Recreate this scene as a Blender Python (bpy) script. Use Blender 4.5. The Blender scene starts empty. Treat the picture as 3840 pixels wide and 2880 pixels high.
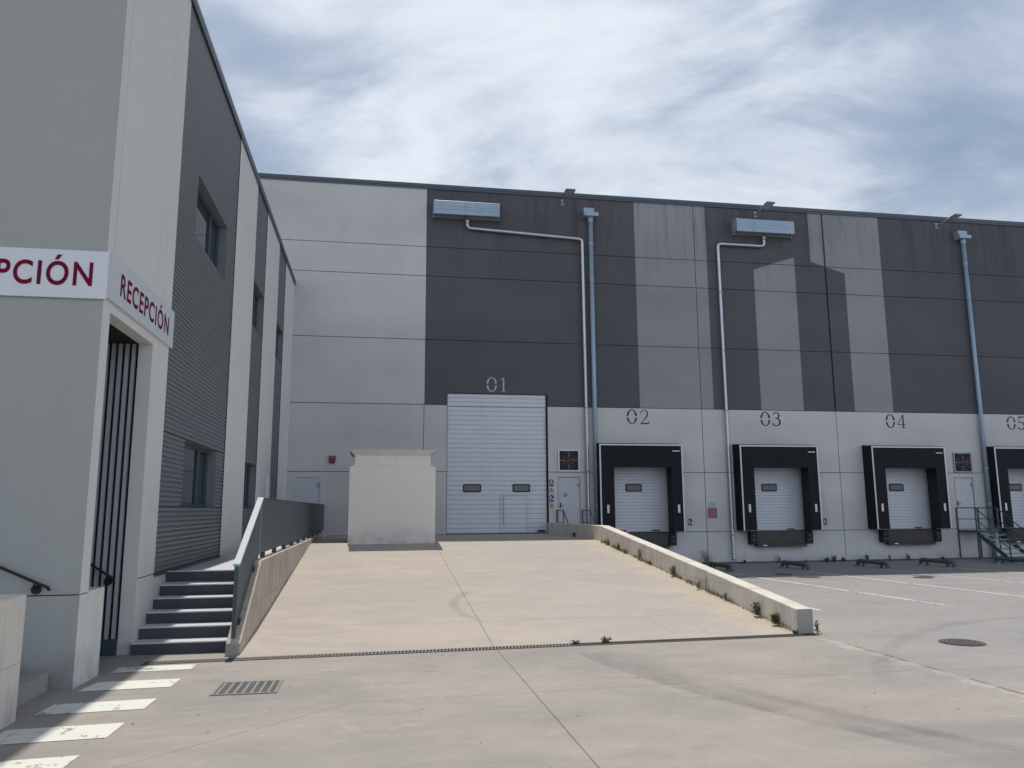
import bpy, math, random
from mathutils import Vector
from math import sin, cos, pi, radians, sqrt, atan2

# ------------------------------------------------------------------ camera, world, sun, exposure
scene = bpy.context.scene
COL = scene.collection
H_CAM = 2.04
F_PX, YAW, PITCH, ROLL = 2915.64, 0.171361510, 0.159992176, -0.00587244974
cam_d = bpy.data.cameras.new("camera")
cam = bpy.data.objects.new("camera", cam_d)
COL.objects.link(cam)
cam_d.sensor_fit = 'HORIZONTAL'
cam_d.sensor_width = 36.0
cam_d.lens = F_PX / 3840.0 * 36.0
cam_d.clip_start = 0.05
cam_d.clip_end = 3000.0
fw = Vector((sin(YAW) * cos(PITCH), cos(YAW) * cos(PITCH), sin(PITCH)))
rt = Vector((cos(YAW), -sin(YAW), 0.0))
up = rt.cross(fw)
r2 = rt * cos(ROLL) + up * sin(ROLL)
u2 = -rt * sin(ROLL) + up * cos(ROLL)
from mathutils import Matrix
M = Matrix((r2, u2, -fw)).transposed().to_4x4()
M.translation = Vector((0, 0, H_CAM))
cam.matrix_world = M
scene.camera = cam

scene.view_settings.view_transform = 'Standard'
scene.view_settings.look = 'None'
scene.view_settings.exposure = 0.0
scene.view_settings.gamma = 1.0
scene.view_settings.use_curve_mapping = False
scene.cycles.max_bounces = 5
scene.cycles.diffuse_bounces = 3
scene.cycles.glossy_bounces = 2
scene.cycles.use_light_tree = False
scene.cycles.use_adaptive_sampling = True
scene.cycles.adaptive_threshold = 0.02

SUN_V = Vector((-0.038, 0.475, 1.0)).normalized()      # towards the sun
sun_d = bpy.data.lights.new("sun", 'SUN')
sun_d.energy = 3.7
sun_d.angle = radians(0.6)
sun_d.color = (1.0, 0.94, 0.845)
sun = bpy.data.objects.new("sun", sun_d)
COL.objects.link(sun)
sun.rotation_euler = SUN_V.to_track_quat('Z', 'Y').to_euler()
sun.location = (0, 0, 60)

# ------------------------------------------------------------------ node expression helper
class X:
    def __init__(s, nt, sock): s.nt, s.s = nt, sock
    def _m(s, op, *a):
        n = s.nt.nodes.new('ShaderNodeMath'); n.operation = op
        for i, v in enumerate((s,) + a):
            if isinstance(v, X): s.nt.links.new(v.s, n.inputs[i])
            else: n.inputs[i].default_value = v
        return X(s.nt, n.outputs[0])
    def __add__(s, o): return s._m('ADD', o)
    __radd__ = __add__
    def __sub__(s, o): return s._m('SUBTRACT', o)
    def __rsub__(s, o): return (s * -1.0) + o
    def __mul__(s, o): return s._m('MULTIPLY', o)
    __rmul__ = __mul__
    def __truediv__(s, o): return s._m('DIVIDE', o)
    def gt(s, o): return s._m('GREATER_THAN', o)
    def lt(s, o): return s._m('LESS_THAN', o)
    def abs(s): return s._m('ABSOLUTE')
    def max(s, o): return s._m('MAXIMUM', o)
    def min(s, o): return s._m('MINIMUM', o)
    def pow(s, o): return s._m('POWER', o)
    def sqrt(s): return s._m('SQRT')
    def clamp(s):
        n = s._m('ADD', 0.0); n.s.node.use_clamp = True; return n
    def ramp(s, a, b, lo=0.0, hi=1.0):
        n = s.nt.nodes.new('ShaderNodeMapRange'); n.interpolation_type = 'SMOOTHSTEP'
        s.nt.links.new(s.s, n.inputs['Value'])
        n.inputs['From Min'].default_value = a; n.inputs['From Max'].default_value = b
        n.inputs['To Min'].default_value = lo; n.inputs['To Max'].default_value = hi
        return X(s.nt, n.outputs['Result'])
def sep(nt, sock):
    n = nt.nodes.new('ShaderNodeSeparateXYZ'); nt.links.new(sock, n.inputs[0])
    return [X(nt, n.outputs[i]) for i in range(3)]
def comb(nt, *a):
    n = nt.nodes.new('ShaderNodeCombineXYZ')
    for i, v in enumerate(a):
        if isinstance(v, X): nt.links.new(v.s, n.inputs[i])
        else: n.inputs[i].default_value = v
    return n.outputs[0]
def noise(nt, vec, scale=1.0, detail=4.0, rough=0.55, dist=0.0):
    n = nt.nodes.new('ShaderNodeTexNoise')
    nt.links.new(vec, n.inputs['Vector'])
    n.inputs['Scale'].default_value = scale; n.inputs['Detail'].default_value = detail
    n.inputs['Roughness'].default_value = rough; n.inputs['Distortion'].default_value = dist
    return X(nt, n.outputs['Fac'])
def voro(nt, vec, scale):
    n = nt.nodes.new('ShaderNodeTexVoronoi'); nt.links.new(vec, n.inputs['Vector'])
    n.inputs['Scale'].default_value = scale
    return X(nt, n.outputs['Distance'])
def mix(nt, f, a, b):
    n = nt.nodes.new('ShaderNodeMix'); n.data_type = 'RGBA'
    if isinstance(f, X): nt.links.new(f.s, n.inputs[0])
    else: n.inputs[0].default_value = f
    for i, v in ((6, a), (7, b)):
        if isinstance(v, tuple): n.inputs[i].default_value = (*v[:3], 1.0)
        else: nt.links.new(v, n.inputs[i])
    return n.outputs[2]
def mulc(nt, c, f):           # colour times scalar expression
    n = nt.nodes.new('ShaderNodeVectorMath'); n.operation = 'SCALE'
    if isinstance(c, tuple): n.inputs[0].default_value = c[:3]
    else: nt.links.new(c, n.inputs[0])
    nt.links.new(f.s, n.inputs['Scale'])
    return n.outputs[0]

# ------------------------------------------------------------------ sky
world = bpy.data.worlds.new("World")
scene.world = world
world.use_nodes = True
nt = world.node_tree
bg = nt.nodes['Background']
sky = nt.nodes.new('ShaderNodeTexSky')
sky.sky_type = 'NISHITA'
sky.sun_disc = False
sky.sun_elevation = math.asin(SUN_V.z)
sky.sun_rotation = atan2(SUN_V.x, SUN_V.y)
sky.air_density = 1.2; sky.dust_density = 1.5; sky.ozone_density = 1.5
tc = nt.nodes.new('ShaderNodeTexCoord')
dx, dy, dz = sep(nt, tc.outputs['Generated'])
k = dz.max(0.0) + 0.22
px, py = dx / k, dy / k
ca, sa = cos(radians(-14)), sin(radians(-14))
qx, qy = px * ca + py * sa, py * ca - px * sa
w1 = noise(nt, comb(nt, qx * 0.8, qy * 0.9, 5.2), 1.0, 2.0, 0.5)
v2 = comb(nt, qx * 0.85 + w1 * 0.9, qy * 1.05 + w1 * 0.7, 2.3)
n1 = noise(nt, v2, 1.7, 5.0, 0.54, 0.15)
v3 = comb(nt, qx * 1.2 + w1 * 1.2, qy * 1.6 + w1 * 1.0, 1.3)
n2 = noise(nt, v3, 3.4, 5.0, 0.62, 0.25)
def lobe_at(v, a):
    v = Vector(v).normalized()
    return (dx * v.x + dy * v.y + dz * v.z).ramp(cos(radians(a)), 1.0)
veil = lobe_at((0.05, 0.80, 0.54), 22) * 0.12 + lobe_at((-0.13, 0.84, 0.53), 7) * 0.05 + lobe_at((0.45, 0.82, 0.38), 20) * 0.04
gap = lobe_at((-0.13, 0.885, 0.43), 11) * 0.13 + lobe_at((0.64, 0.62, 0.48), 15) * 0.10 + lobe_at((0.17, 0.88, 0.44), 7) * 0.03
cl = n1 * 0.72 + n2 * 0.32 + veil - gap + 0.012
dens = cl.ramp(0.24, 0.60)
thick = cl.ramp(0.44, 0.72)
rear_fill = (dy * -1.0).ramp(-0.05, 0.6)                        # unseen sky behind the camera, brightness added to fill the shaded walls
skyc = mulc(nt, sky.outputs[0], 0.085 - dz.ramp(0.60, 0.85) * 0.03)  # blue dimmed overhead, out of view, for deeper shade on the ground
base_blue = mix(nt, 0.65, skyc, (0.21, 0.32, 0.47))
cloudc = mix(nt, thick, (0.46, 0.53, 0.665), (0.83, 0.895, 0.97))
cloudc = mulc(nt, cloudc, (rear_fill * (1.0 - dz.max(0.0)) * 1.15 + 1.0) * (1.0 - dz.ramp(0.60, 0.85) * 0.70))  # rear fill added; unseen overhead clouds dimmed to deepen ground shade
final = mix(nt, dens * 0.94, base_blue, cloudc)
nt.links.new(final, bg.inputs['Color'])
bg.inputs['Strength'].default_value = 1.0

# ------------------------------------------------------------------ materials
MAT = {}
def new_mat(name, rough=0.8, spec=0.3, metal=0.0):
    m = bpy.data.materials.new(name); m.use_nodes = True
    b = m.node_tree.nodes['Principled BSDF']
    b.inputs['Roughness'].default_value = rough
    b.inputs['Specular IOR Level'].default_value = spec
    b.inputs['Metallic'].default_value = metal
    MAT[name] = m
    return m, m.node_tree, b
def pos(nt):
    g = nt.nodes.new('ShaderNodeNewGeometry')
    return g.outputs['Position']
def bump(nt, b, h, strength=0.3, dist=0.01):
    n = nt.nodes.new('ShaderNodeBump'); n.inputs['Strength'].default_value = strength
    n.inputs['Distance'].default_value = dist
    nt.links.new(h.s, n.inputs['Height']); nt.links.new(n.outputs[0], b.inputs['Normal'])
def simple(name, col, rough=0.7, spec=0.3, metal=0.0, var=0.12, scale=3.0, bmp=0.0, streak=0.0):
    m, nt, b = new_mat(name, rough, spec, metal)
    P = pos(nt)
    n = noise(nt, P, scale, 6.0, 0.6)
    f = (n - 0.5) * (2 * var) + 1.0
    if streak:
        x, y, z = sep(nt, P)
        s = noise(nt, comb(nt, x * 3.0, y * 3.0, z * 0.22), 1.6, 5.0, 0.6)
        f = f * (1.0 - s.ramp(0.5, 0.8) * streak)
    nt.links.new(mulc(nt, tuple(col), f), b.inputs['Base Color'])
    if bmp:
        bump(nt, b, noise(nt, P, 60.0, 3.0, 0.6), bmp, 0.004)
    return m
simple('white_render', (0.63, 0.635, 0.61), 0.85, 0.2, var=0.05, scale=0.7, bmp=0.25, streak=0.07)
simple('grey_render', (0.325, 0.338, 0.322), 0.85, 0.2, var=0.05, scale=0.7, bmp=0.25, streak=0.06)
simple('hut_render', (0.68, 0.64, 0.59), 0.85, 0.2, var=0.06, scale=1.1, bmp=0.3, streak=0.05)
simple('hut_roof', (0.57, 0.53, 0.48), 0.85, 0.2, var=0.12, scale=4, bmp=0.3)
simple('cladding', (0.155, 0.168, 0.185), 0.45, 0.4, metal=0.0, var=0.05, scale=1.5)
simple('coping', (0.065, 0.085, 0.105), 0.45, 0.4, var=0.1)
simple('joint', (0.05, 0.05, 0.055), 0.9, 0.1)
simple('door_white', (0.54, 0.56, 0.60), 0.4, 0.4, var=0.05, scale=2.0, streak=0.08)
simple('door_panel', (0.46, 0.475, 0.50), 0.5, 0.3, var=0.05, scale=2.0, streak=0.10)
simple('steel_blue', (0.27, 0.345, 0.42), 0.42, 0.5, metal=0.2, var=0.1, scale=2.0, streak=0.2)
simple('duct_silver', (0.47, 0.49, 0.53), 0.33, 0.5, metal=0.75, var=0.12, scale=5.0)
simple('guide_steel', (0.075, 0.09, 0.095), 0.55, 0.35, var=0.25, scale=6.0)
simple('galv', (0.25, 0.27, 0.28), 0.5, 0.4, metal=0.4, var=0.2, scale=6.0)
simple('fence_paint', (0.052, 0.075, 0.085), 0.5, 0.35, var=0.07, scale=1.5, streak=0.12)
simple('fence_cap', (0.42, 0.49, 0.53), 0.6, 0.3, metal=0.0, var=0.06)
simple('rail_paint', (0.045, 0.07, 0.085), 0.45, 0.4, var=0.1)
simple('black_fabric', (0.012, 0.013, 0.017), 0.75, 0.2, var=0.25, scale=1.5, bmp=0.15)
simple('rubber', (0.018, 0.019, 0.022), 0.7, 0.3, var=0.3, scale=8.0)
simple('white_trim', (0.60, 0.60, 0.63), 0.5, 0.4, var=0.08)
simple('rib_grey', (0.40, 0.42, 0.47), 0.5, 0.3)
simple('interior', (0.03, 0.03, 0.033), 0.9, 0.1)
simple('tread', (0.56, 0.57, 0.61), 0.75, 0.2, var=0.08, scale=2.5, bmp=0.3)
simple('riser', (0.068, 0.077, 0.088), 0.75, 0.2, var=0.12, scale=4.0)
simple('sign_white', (0.58, 0.605, 0.635), 0.45, 0.4, var=0.03)
simple('sign_red', (0.135, 0.006, 0.03), 0.8, 0.1, var=0.05)
simple('alarm_red', (0.11, 0.006, 0.014), 0.35, 0.5, var=0.05)
simple('faded_red', (0.27, 0.115, 0.15), 0.6, 0.3, var=0.2, scale=14)
simple('barrier_red', (0.42, 0.03, 0.05), 0.5, 0.4, var=0.1)
simple('sign_blue', (0.025, 0.035, 0.085), 0.5, 0.3, var=0.1)
simple('sign_yellow', (0.42, 0.43, 0.16), 0.5, 0.3, var=0.15, scale=20)
simple('ink', (0.028, 0.028, 0.036), 0.7, 0.2, var=0.15, scale=30)
simple('ink_pale', (0.38, 0.39, 0.42), 0.7, 0.2, var=0.2, scale=20)
simple('iron', (0.055, 0.05, 0.048), 0.6, 0.4, metal=0.2, var=0.3, scale=12, bmp=0.2)
simple('grate_steel', (0.22, 0.21, 0.20), 0.55, 0.4, metal=0.3, var=0.2, scale=20)
simple('fan_red', (0.10, 0.03, 0.035), 0.5, 0.3)
simple('leaf_green', (0.105, 0.175, 0.05), 0.6, 0.3, var=0.4, scale=18)
simple('leaf_dry', (0.23, 0.20, 0.10), 0.7, 0.2, var=0.35, scale=18)
simple('leaf_dark', (0.035, 0.055, 0.028), 0.6, 0.3, var=0.35, scale=18)
simple('stem', (0.10, 0.09, 0.05), 0.8, 0.2)
simple('litter', (0.09, 0.07, 0.05), 0.9, 0.1, var=0.4, scale=8)
simple('roofing', (0.25, 0.25, 0.25), 0.9, 0.1)
simple('kerb_dark', (0.10, 0.105, 0.11), 0.85, 0.2, var=0.2, scale=4)

# splashed dirt and hairline marks on the rendered walls
for nm in ('white_render', 'grey_render', 'hut_render'):
    m = MAT[nm]; nt = m.node_tree; b = nt.nodes['Principled BSDF']
    old = b.inputs['Base Color'].links[0].from_socket
    P = pos(nt); x, y, z = sep(nt, P)
    base = 1.12 if nm == 'hut_render' else 0.2
    dn = noise(nt, P, 2.6, 6.0, 0.7)
    dirt = (1.0 - (z - base + dn * -0.25).ramp(-0.1, 0.45)) * dn.ramp(0.3, 0.7) * 0.30
    drip = noise(nt, comb(nt, x * 5.0, y * 5.0, z * 0.35), 1.0, 5.0, 0.65).ramp(0.60, 0.78) * 0.06
    nt.links.new(mulc(nt, old, 1.0 - dirt - drip), b.inputs['Base Color'])

def glass(name, col, rough=0.08):
    m, nt, b = new_mat(name, rough, 0.6)
    b.inputs['Base Color'].default_value = (*col, 1)
glass('glass', (0.02, 0.027, 0.035), 0.04)
glass('door_glass', (0.06, 0.065, 0.075), 0.2)
m, nt_, b_ = new_mat('lens', 0.2, 0.5); b_.inputs['Base Color'].default_value = (0.35, 0.36, 0.38, 1)

# facade paint of the warehouse: pale panels, dark band with pale chimney shapes
m, nt, b = new_mat('facade_paint', 0.85, 0.2)
P = pos(nt); x, y, z = sep(nt, P)
up58 = z.gt(5.80)
dark = up58 * x.gt(1.62)
A = x.gt(9.74) * x.lt(12.70)
B = x.gt(14.67) * x.lt(16.46) * (z - (x - 14.67) * 0.341).lt(11.46)
Cc = x.gt(17.18) * x.lt(20.35) * (1.0 - x.lt(18.66) * (z + (x - 17.18) * 0.295).lt(11.92))
pale = (A + B + Cc).clamp()
band = mix(nt, pale, (0.090, 0.090, 0.099), (0.245, 0.247, 0.258))
col = mix(nt, dark, (0.485, 0.478, 0.470), band)
str_n = noise(nt, comb(nt, x * 2.6, y, z * 0.20), 1.0, 6.0, 0.62)
str_n2 = noise(nt, comb(nt, x * 7.0, y, z * 0.35 + 4.0), 1.0, 4.0, 0.6)
topw = z.ramp(9.5, 14.2)
stain = str_n.ramp(0.46, 0.72) * topw * 0.30 * dark + str_n2.ramp(0.5, 0.75) * topw * 0.20 * dark
mott = noise(nt, P, 0.55, 5.0, 0.6)
fine = noise(nt, P, 7.0, 4.0, 0.6)
pan = noise(nt, comb(nt, x * 0.06, 0.0, (z / 2.4)), 2.2, 0.0, 0.5)
f = 1.0 + (mott - 0.5) * 0.28 + (fine - 0.5) * 0.06 - stain + (pan - 0.5) * 0.20
low = (str_n - 0.5) * 0.10 * (1.0 - dark)
f = f + low
# rain-washed dirt along the foot of the wall
foot = (1.0 - z.ramp(0.0, 0.5)) * noise(nt, P, 1.6, 5.0, 0.7).ramp(0.35, 0.7) * 0.30
f = f - foot
nt.links.new(mulc(nt, col, f), b.inputs['Base Color'])

def line_mask(nt, x, y, p, q, w):
    """mask of a thin straight saw cut from p to q"""
    ax, ay = p; bx, by = q
    L = math.hypot(bx - ax, by - ay); ux, uy = (bx - ax) / L, (by - ay) / L
    t = (x - ax) * ux + (y - ay) * uy
    d = ((x - ax) * (-uy) + (y - ay) * ux).abs()
    return d.lt(w) * t.gt(0.0) * t.lt(L)
def soft_line(nt, x, y, p, q, w):
    ax, ay = p; bx, by = q
    L = math.hypot(bx - ax, by - ay); ux, uy = (bx - ax) / L, (by - ay) / L
    t = (x - ax) * ux + (y - ay) * uy
    d = ((x - ax) * (-uy) + (y - ay) * ux).abs()
    return (1.0 - d.ramp(w * 0.3, w)) * t.ramp(-0.3, 0.5) * (1.0 - t.ramp(L - 0.6, L + 0.3))
def arc_mask(nt, x, y, c, r, w, ymin=-1e3, ymax=1e3, xmin=-1e3, xmax=1e3):
    d = (((x - c[0]) * (x - c[0]) + (y - c[1]) * (y - c[1])).sqrt() - r).abs()
    return (1.0 - d.ramp(w * 0.3, w)) * y.ramp(ymin, ymin + 0.8) * (1.0 - y.ramp(ymax - 0.8, ymax)) * x.ramp(xmin, xmin + 0.5) * (1.0 - x.ramp(xmax - 0.5, xmax))

# yard concrete
m, nt, b = new_mat('yard_concrete', 0.82, 0.25)
P = pos(nt); x, y, z = sep(nt, P)
w = noise(nt, P, 0.35, 3.0, 0.5)
vv = comb(nt, x * 0.9 + w * 1.5, y * 1.2 + w * 2.0, 0.0)
big = noise(nt, vv, 0.5, 6.0, 0.6)
midn = noise(nt, vv, 1.6, 7.0, 0.65)
fin = noise(nt, P, 22.0, 5.0, 0.65)
sw = noise(nt, comb(nt, x * 0.5 + w, y * 1.5 + w * 2.0, 5.0), 2.2, 8.0, 0.68, 0.6)     # trowel swirls
c = mix(nt, big.ramp(0.36, 0.66), (0.280, 0.262, 0.249), (0.338, 0.302, 0.273))
c = mix(nt, x.ramp(4.5, 9.0) * midn.ramp(0.3, 0.7) * 0.85, c, (0.262, 0.272, 0.295))
f = 1.0 + (midn - 0.5) * 0.26 + (fin - 0.5) * 0.16 + (sw - 0.5) * 0.30
f = f + noise(nt, vv, 4.5, 6.0, 0.7).ramp(0.56, 0.74) * 0.22
yy_ = y
arcx = 2.55 + (10.13 - y) * 0.12 + ((10.13 - y).max(0.0)).pow(2.0) * 0.055      # edge of the swept tyre band
band_ = (x - arcx)
inband = band_.ramp(-0.05, 0.06) * (1.0 - band_.ramp(0.06, 0.9)) * y.ramp(4.6, 6.0) * (1.0 - y.ramp(9.9, 10.3))
dirt = inband * (0.19 + 0.26 * noise(nt, comb(nt, x * 3.0, y * 0.8, 1.0), 1.5, 5.0, 0.65).ramp(0.35, 0.7))
line_b = (band_ - 0.55).abs()
dirt = dirt + (1.0 - line_b.ramp(0.05, 0.16)) * y.ramp(4.6, 6.0) * (1.0 - y.ramp(7.6, 8.2)) * 0.18
dirt = dirt + arc_mask(nt, x, y, (12.5, 4.0), 8.1, 0.16, 7.5, 12.2, 4.0, 12.0) * 0.15
dirt = dirt + arc_mask(nt, x, y, (14.0, 6.0), 6.0, 0.5, 8.8, 13.5, 7.4, 13.0) * 0.20
dirt = dirt + soft_line(nt, x, y, (4.2, 6.2), (7.5, 5.6), 0.3) * 0.14
dirt = dirt + noise(nt, comb(nt, x * 0.25, y * 0.8, 2.0), 1.1, 5.0, 0.6).ramp(0.55, 0.75) * 0.15
dirt = dirt + soft_line(nt, x, y, (-1.6, 11.0), (-1.6, 9.3), 0.5) * 0.04
f = f - dirt * (0.7 + (fin - 0.5) * 1.2)
scuff = noise(nt, comb(nt, x * 1.4 + w * 2.0, y * 3.0, 7.0), 3.0, 8.0, 0.75, 0.4).ramp(0.55, 0.68)
near_g = (1.0 - (((x + 0.2) * (x + 0.2) + (y - 8.0) * (y - 8.0)).sqrt()).ramp(0.6, 2.4))
f = f + scuff * (0.05 + near_g * 0.22)
f = f - noise(nt, comb(nt, x * 1.2, y * 2.0, 3.0), 2.0, 6.0, 0.7).ramp(0.54, 0.66) * (1.0 - (((x - 0.1) * (x - 0.1) + (y - 9.6) * (y - 9.6)).sqrt()).ramp(0.3, 1.2)) * 0.20
f = f - y.ramp(18.5, 22.5) * x.gt(6.3) * 0.16  # darker towards the docks: deepens the building's shade in the colour
spots = (1.0 - voro(nt, P, 2.3).ramp(0.035, 0.065)) * noise(nt, P, 0.9, 2.0).gt(0.50)
spots2 = (1.0 - voro(nt, comb(nt, x + 31.0, y, z), 7.0).ramp(0.05, 0.10)) * noise(nt, P, 1.7, 2.0).gt(0.55)
f = f - spots * 0.45 - spots2 * 0.22
wob = (noise(nt, P, 3.0, 4.0, 0.6) - 0.5) * 0.05
cuts = line_mask(nt, x, y, (1.60, -20.0), (1.60, 10.75), 0.0065)
cuts = cuts.max(line_mask(nt, x, y + wob * 0.5, (-0.17, 8.01), (1.6, 8.06), 0.006) * 0.6)
cuts = cuts.max(line_mask(nt, x + wob, y + wob, (-0.94, 8.55), (-0.17, 8.01), 0.005) * 0.5)
cuts = cuts.max(line_mask(nt, x, y, (-3.0, 5.21), (-0.17, 8.01), 0.006) * 0.7)
cuts = cuts.max(line_mask(nt, x + wob, y + wob, (-2.1, 9.45), (-1.6, 9.2), 0.005) * 0.6)
cuts = cuts.max(line_mask(nt, x, y + wob, (-1.0, 9.15), (0.9, 10.5), 0.005) * 0.55)
cuts = cuts.max(line_mask(nt, x, y + wob, (1.6, 8.08), (6.3, 8.3), 0.007) * 0.6)
cuts = cuts.max(line_mask(nt, x, y, (6.3, 8.22), (30.0, 8.0), 0.008) * 0.7)
cuts = cuts.max(line_mask(nt, x, y, (6.3, 14.4), (30.0, 14.2), 0.010) * 0.4)
cuts = cuts.max(line_mask(nt, x + wob * 0.5, y, (6.36, -20.0), (6.30, 10.6), 0.026) * noise(nt, P, 2.0, 3.0).ramp(0.40, 0.50) * 0.9)
rag = noise(nt, comb(nt, x * 0.5, y, 0.0), 2.2, 6.0, 0.7)
edge_pale = x.lt(6.31) * x.gt(6.24 - (rag - 0.42) * 1.1) * y.lt(10.5) * rag.ramp(0.44, 0.50)
f = f - cuts * 0.55 + edge_pale * 0.22
sand = (1.0 - ((x - 6.5).abs() + wob * 3.0).ramp(0.1, 0.7)) * y.ramp(10.6, 11.6) * 0.5
c = mix(nt, sand, c, (0.46, 0.40, 0.33))
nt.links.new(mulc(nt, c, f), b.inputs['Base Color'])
nt.links.new((0.86 - dirt * 0.6).s, b.inputs['Roughness'])
bump(nt, b, noise(nt, P, 22.0, 3.0, 0.65), 0.22, 0.005)

# ramp concrete
m, nt, b = new_mat('ramp_concrete', 0.85, 0.2)
P = pos(nt); x, y, z = sep(nt, P)
w = noise(nt, P, 0.4, 3.0, 0.5)
vv = comb(nt, x * 0.8 + w * 1.5, y * 1.6 + w * 2.0, 3.0)
big = noise(nt, vv, 0.45, 6.0, 0.6); midn = noise(nt, vv, 1.8, 7.0, 0.66); fin = noise(nt, P, 24.0, 5.0, 0.65)
c = mix(nt, big.ramp(0.35, 0.68), (0.385, 0.345, 0.312), (0.435, 0.378, 0.330))
f = 1.0 + (midn - 0.5) * 0.24 + (fin - 0.5) * 0.14
wob = (noise(nt, P, 3.0, 4.0, 0.6) - 0.5) * 0.05
cuts = line_mask(nt, x, y, (1.59, 10.7), (1.50, 28.0), 0.0075)
cuts = cuts.max(line_mask(nt, x, y + wob * 0.4, (-1.6, 12.2), (6.1, 12.3), 0.008) * 0.75)
cuts = cuts.max(line_mask(nt, x, y + wob * 0.4, (-1.6, 16.38), (6.1, 16.6), 0.010) * 0.6)
cuts = cuts.max(line_mask(nt, x + wob, y + wob, (4.24, 12.35), (4.30, 11.1), 0.008) * 0.5)
cuts = cuts.max(line_mask(nt, x, y, (4.8, 11.5), (4.82, 11.0), 0.007) * 0.7)
arc = arc_mask(nt, x, y, (3.2, 13.3), 1.9, 0.12, 11.9, 15.0, 0.9, 2.0) * 0.20
f = f - cuts * 0.45 - arc * (fin * 1.5)
sandm = (x + (noise(nt, P, 1.1, 5.0, 0.65) - 0.5) * 2.2 + (noise(nt, P, 7.0, 3.0, 0.6) - 0.5) * 0.5).ramp(5.2, 5.9)
grit = noise(nt, P, 45.0, 3.0, 0.7)
c = mix(nt, x.ramp(0.5, 4.0) * 0.55, c, (0.385, 0.350, 0.328))
c = mix(nt, (sandm * (0.75 + (grit - 0.5) * 1.6)).clamp(), c, (0.475, 0.415, 0.335))
specks = (1.0 - voro(nt, P, 6.0).ramp(0.05, 0.11)) * noise(nt, P, 1.3, 3.0).ramp(0.5, 0.6)
f = f - specks * 0.20 - (1.0 - voro(nt, comb(nt, x + 9.0, y, z), 1.7).ramp(0.02, 0.045)) * 0.4
nt.links.new(mulc(nt, c, f), b.inputs['Base Color'])
bump(nt, b, noise(nt, P, 24.0, 3.0, 0.65), 0.25, 0.006)

# raw cast concrete of the low walls, with shutter lines
def cast(name, c0, c1, rough=0.9):
    m, nt, b = new_mat(name, rough, 0.2)
    P = pos(nt); x, y, z = sep(nt, P)
    a = noise(nt, P, 1.3, 6.0, 0.65); s = noise(nt, comb(nt, x * 4.0, y * 4.0, z * 0.7), 1.0, 6.0, 0.65)
    fin = noise(nt, P, 30.0, 4.0, 0.65)
    c = mix(nt, a.ramp(0.35, 0.65), c0, c1)
    pits = (1.0 - voro(nt, P, 9.0).ramp(0.08, 0.16)) * noise(nt, P, 3.0).gt(0.52)
    shut = ((z - 0.72).abs().lt(0.006)).max((((y / 1.25)._m('FRACT', )) ).lt(0.008))
    f = 1.0 + (s - 0.5) * 0.55 + (fin - 0.5) * 0.2 - pits * 0.25 - shut * 0.22 - noise(nt, comb(nt, x * 4.0, y * 5.0, z * 0.5 + 3.0), 1.0, 5.0, 0.7).ramp(0.56, 0.75) * 0.28
    nt.links.new(mulc(nt, c, f), b.inputs['Base Color'])
    bump(nt, b, noise(nt, P, 18.0, 4.0, 0.7), 0.5, 0.008)
cast('cast_concrete', (0.40, 0.345, 0.29), (0.50, 0.43, 0.36))
cast('cast_pale', (0.58, 0.55, 0.50), (0.66, 0.62, 0.55))
cast('cast_grey', (0.27, 0.265, 0.25), (0.35, 0.335, 0.315))  # front steps, and low wall ends where it carries painted shade

# worn road paint
m, nt, b = new_mat('road_paint', 0.7, 0.3)
P = pos(nt)
wn = noise(nt, P, 5.0, 7.0, 0.7); wl = noise(nt, P, 0.9, 3.0, 0.5)
xyz_ = sep(nt, P)
worn = (wn * 0.75 + wl * 0.3 + xyz_[1].ramp(8.6, 9.8) * 0.035).ramp(0.600, 0.625)
c = mix(nt, worn, (0.66, 0.655, 0.60), (0.32, 0.295, 0.27))
f = 1.0 + (noise(nt, P, 2.0, 5.0, 0.6) - 0.5) * 0.14
nt.links.new(mulc(nt, c, f), b.inputs['Base Color'])

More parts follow.
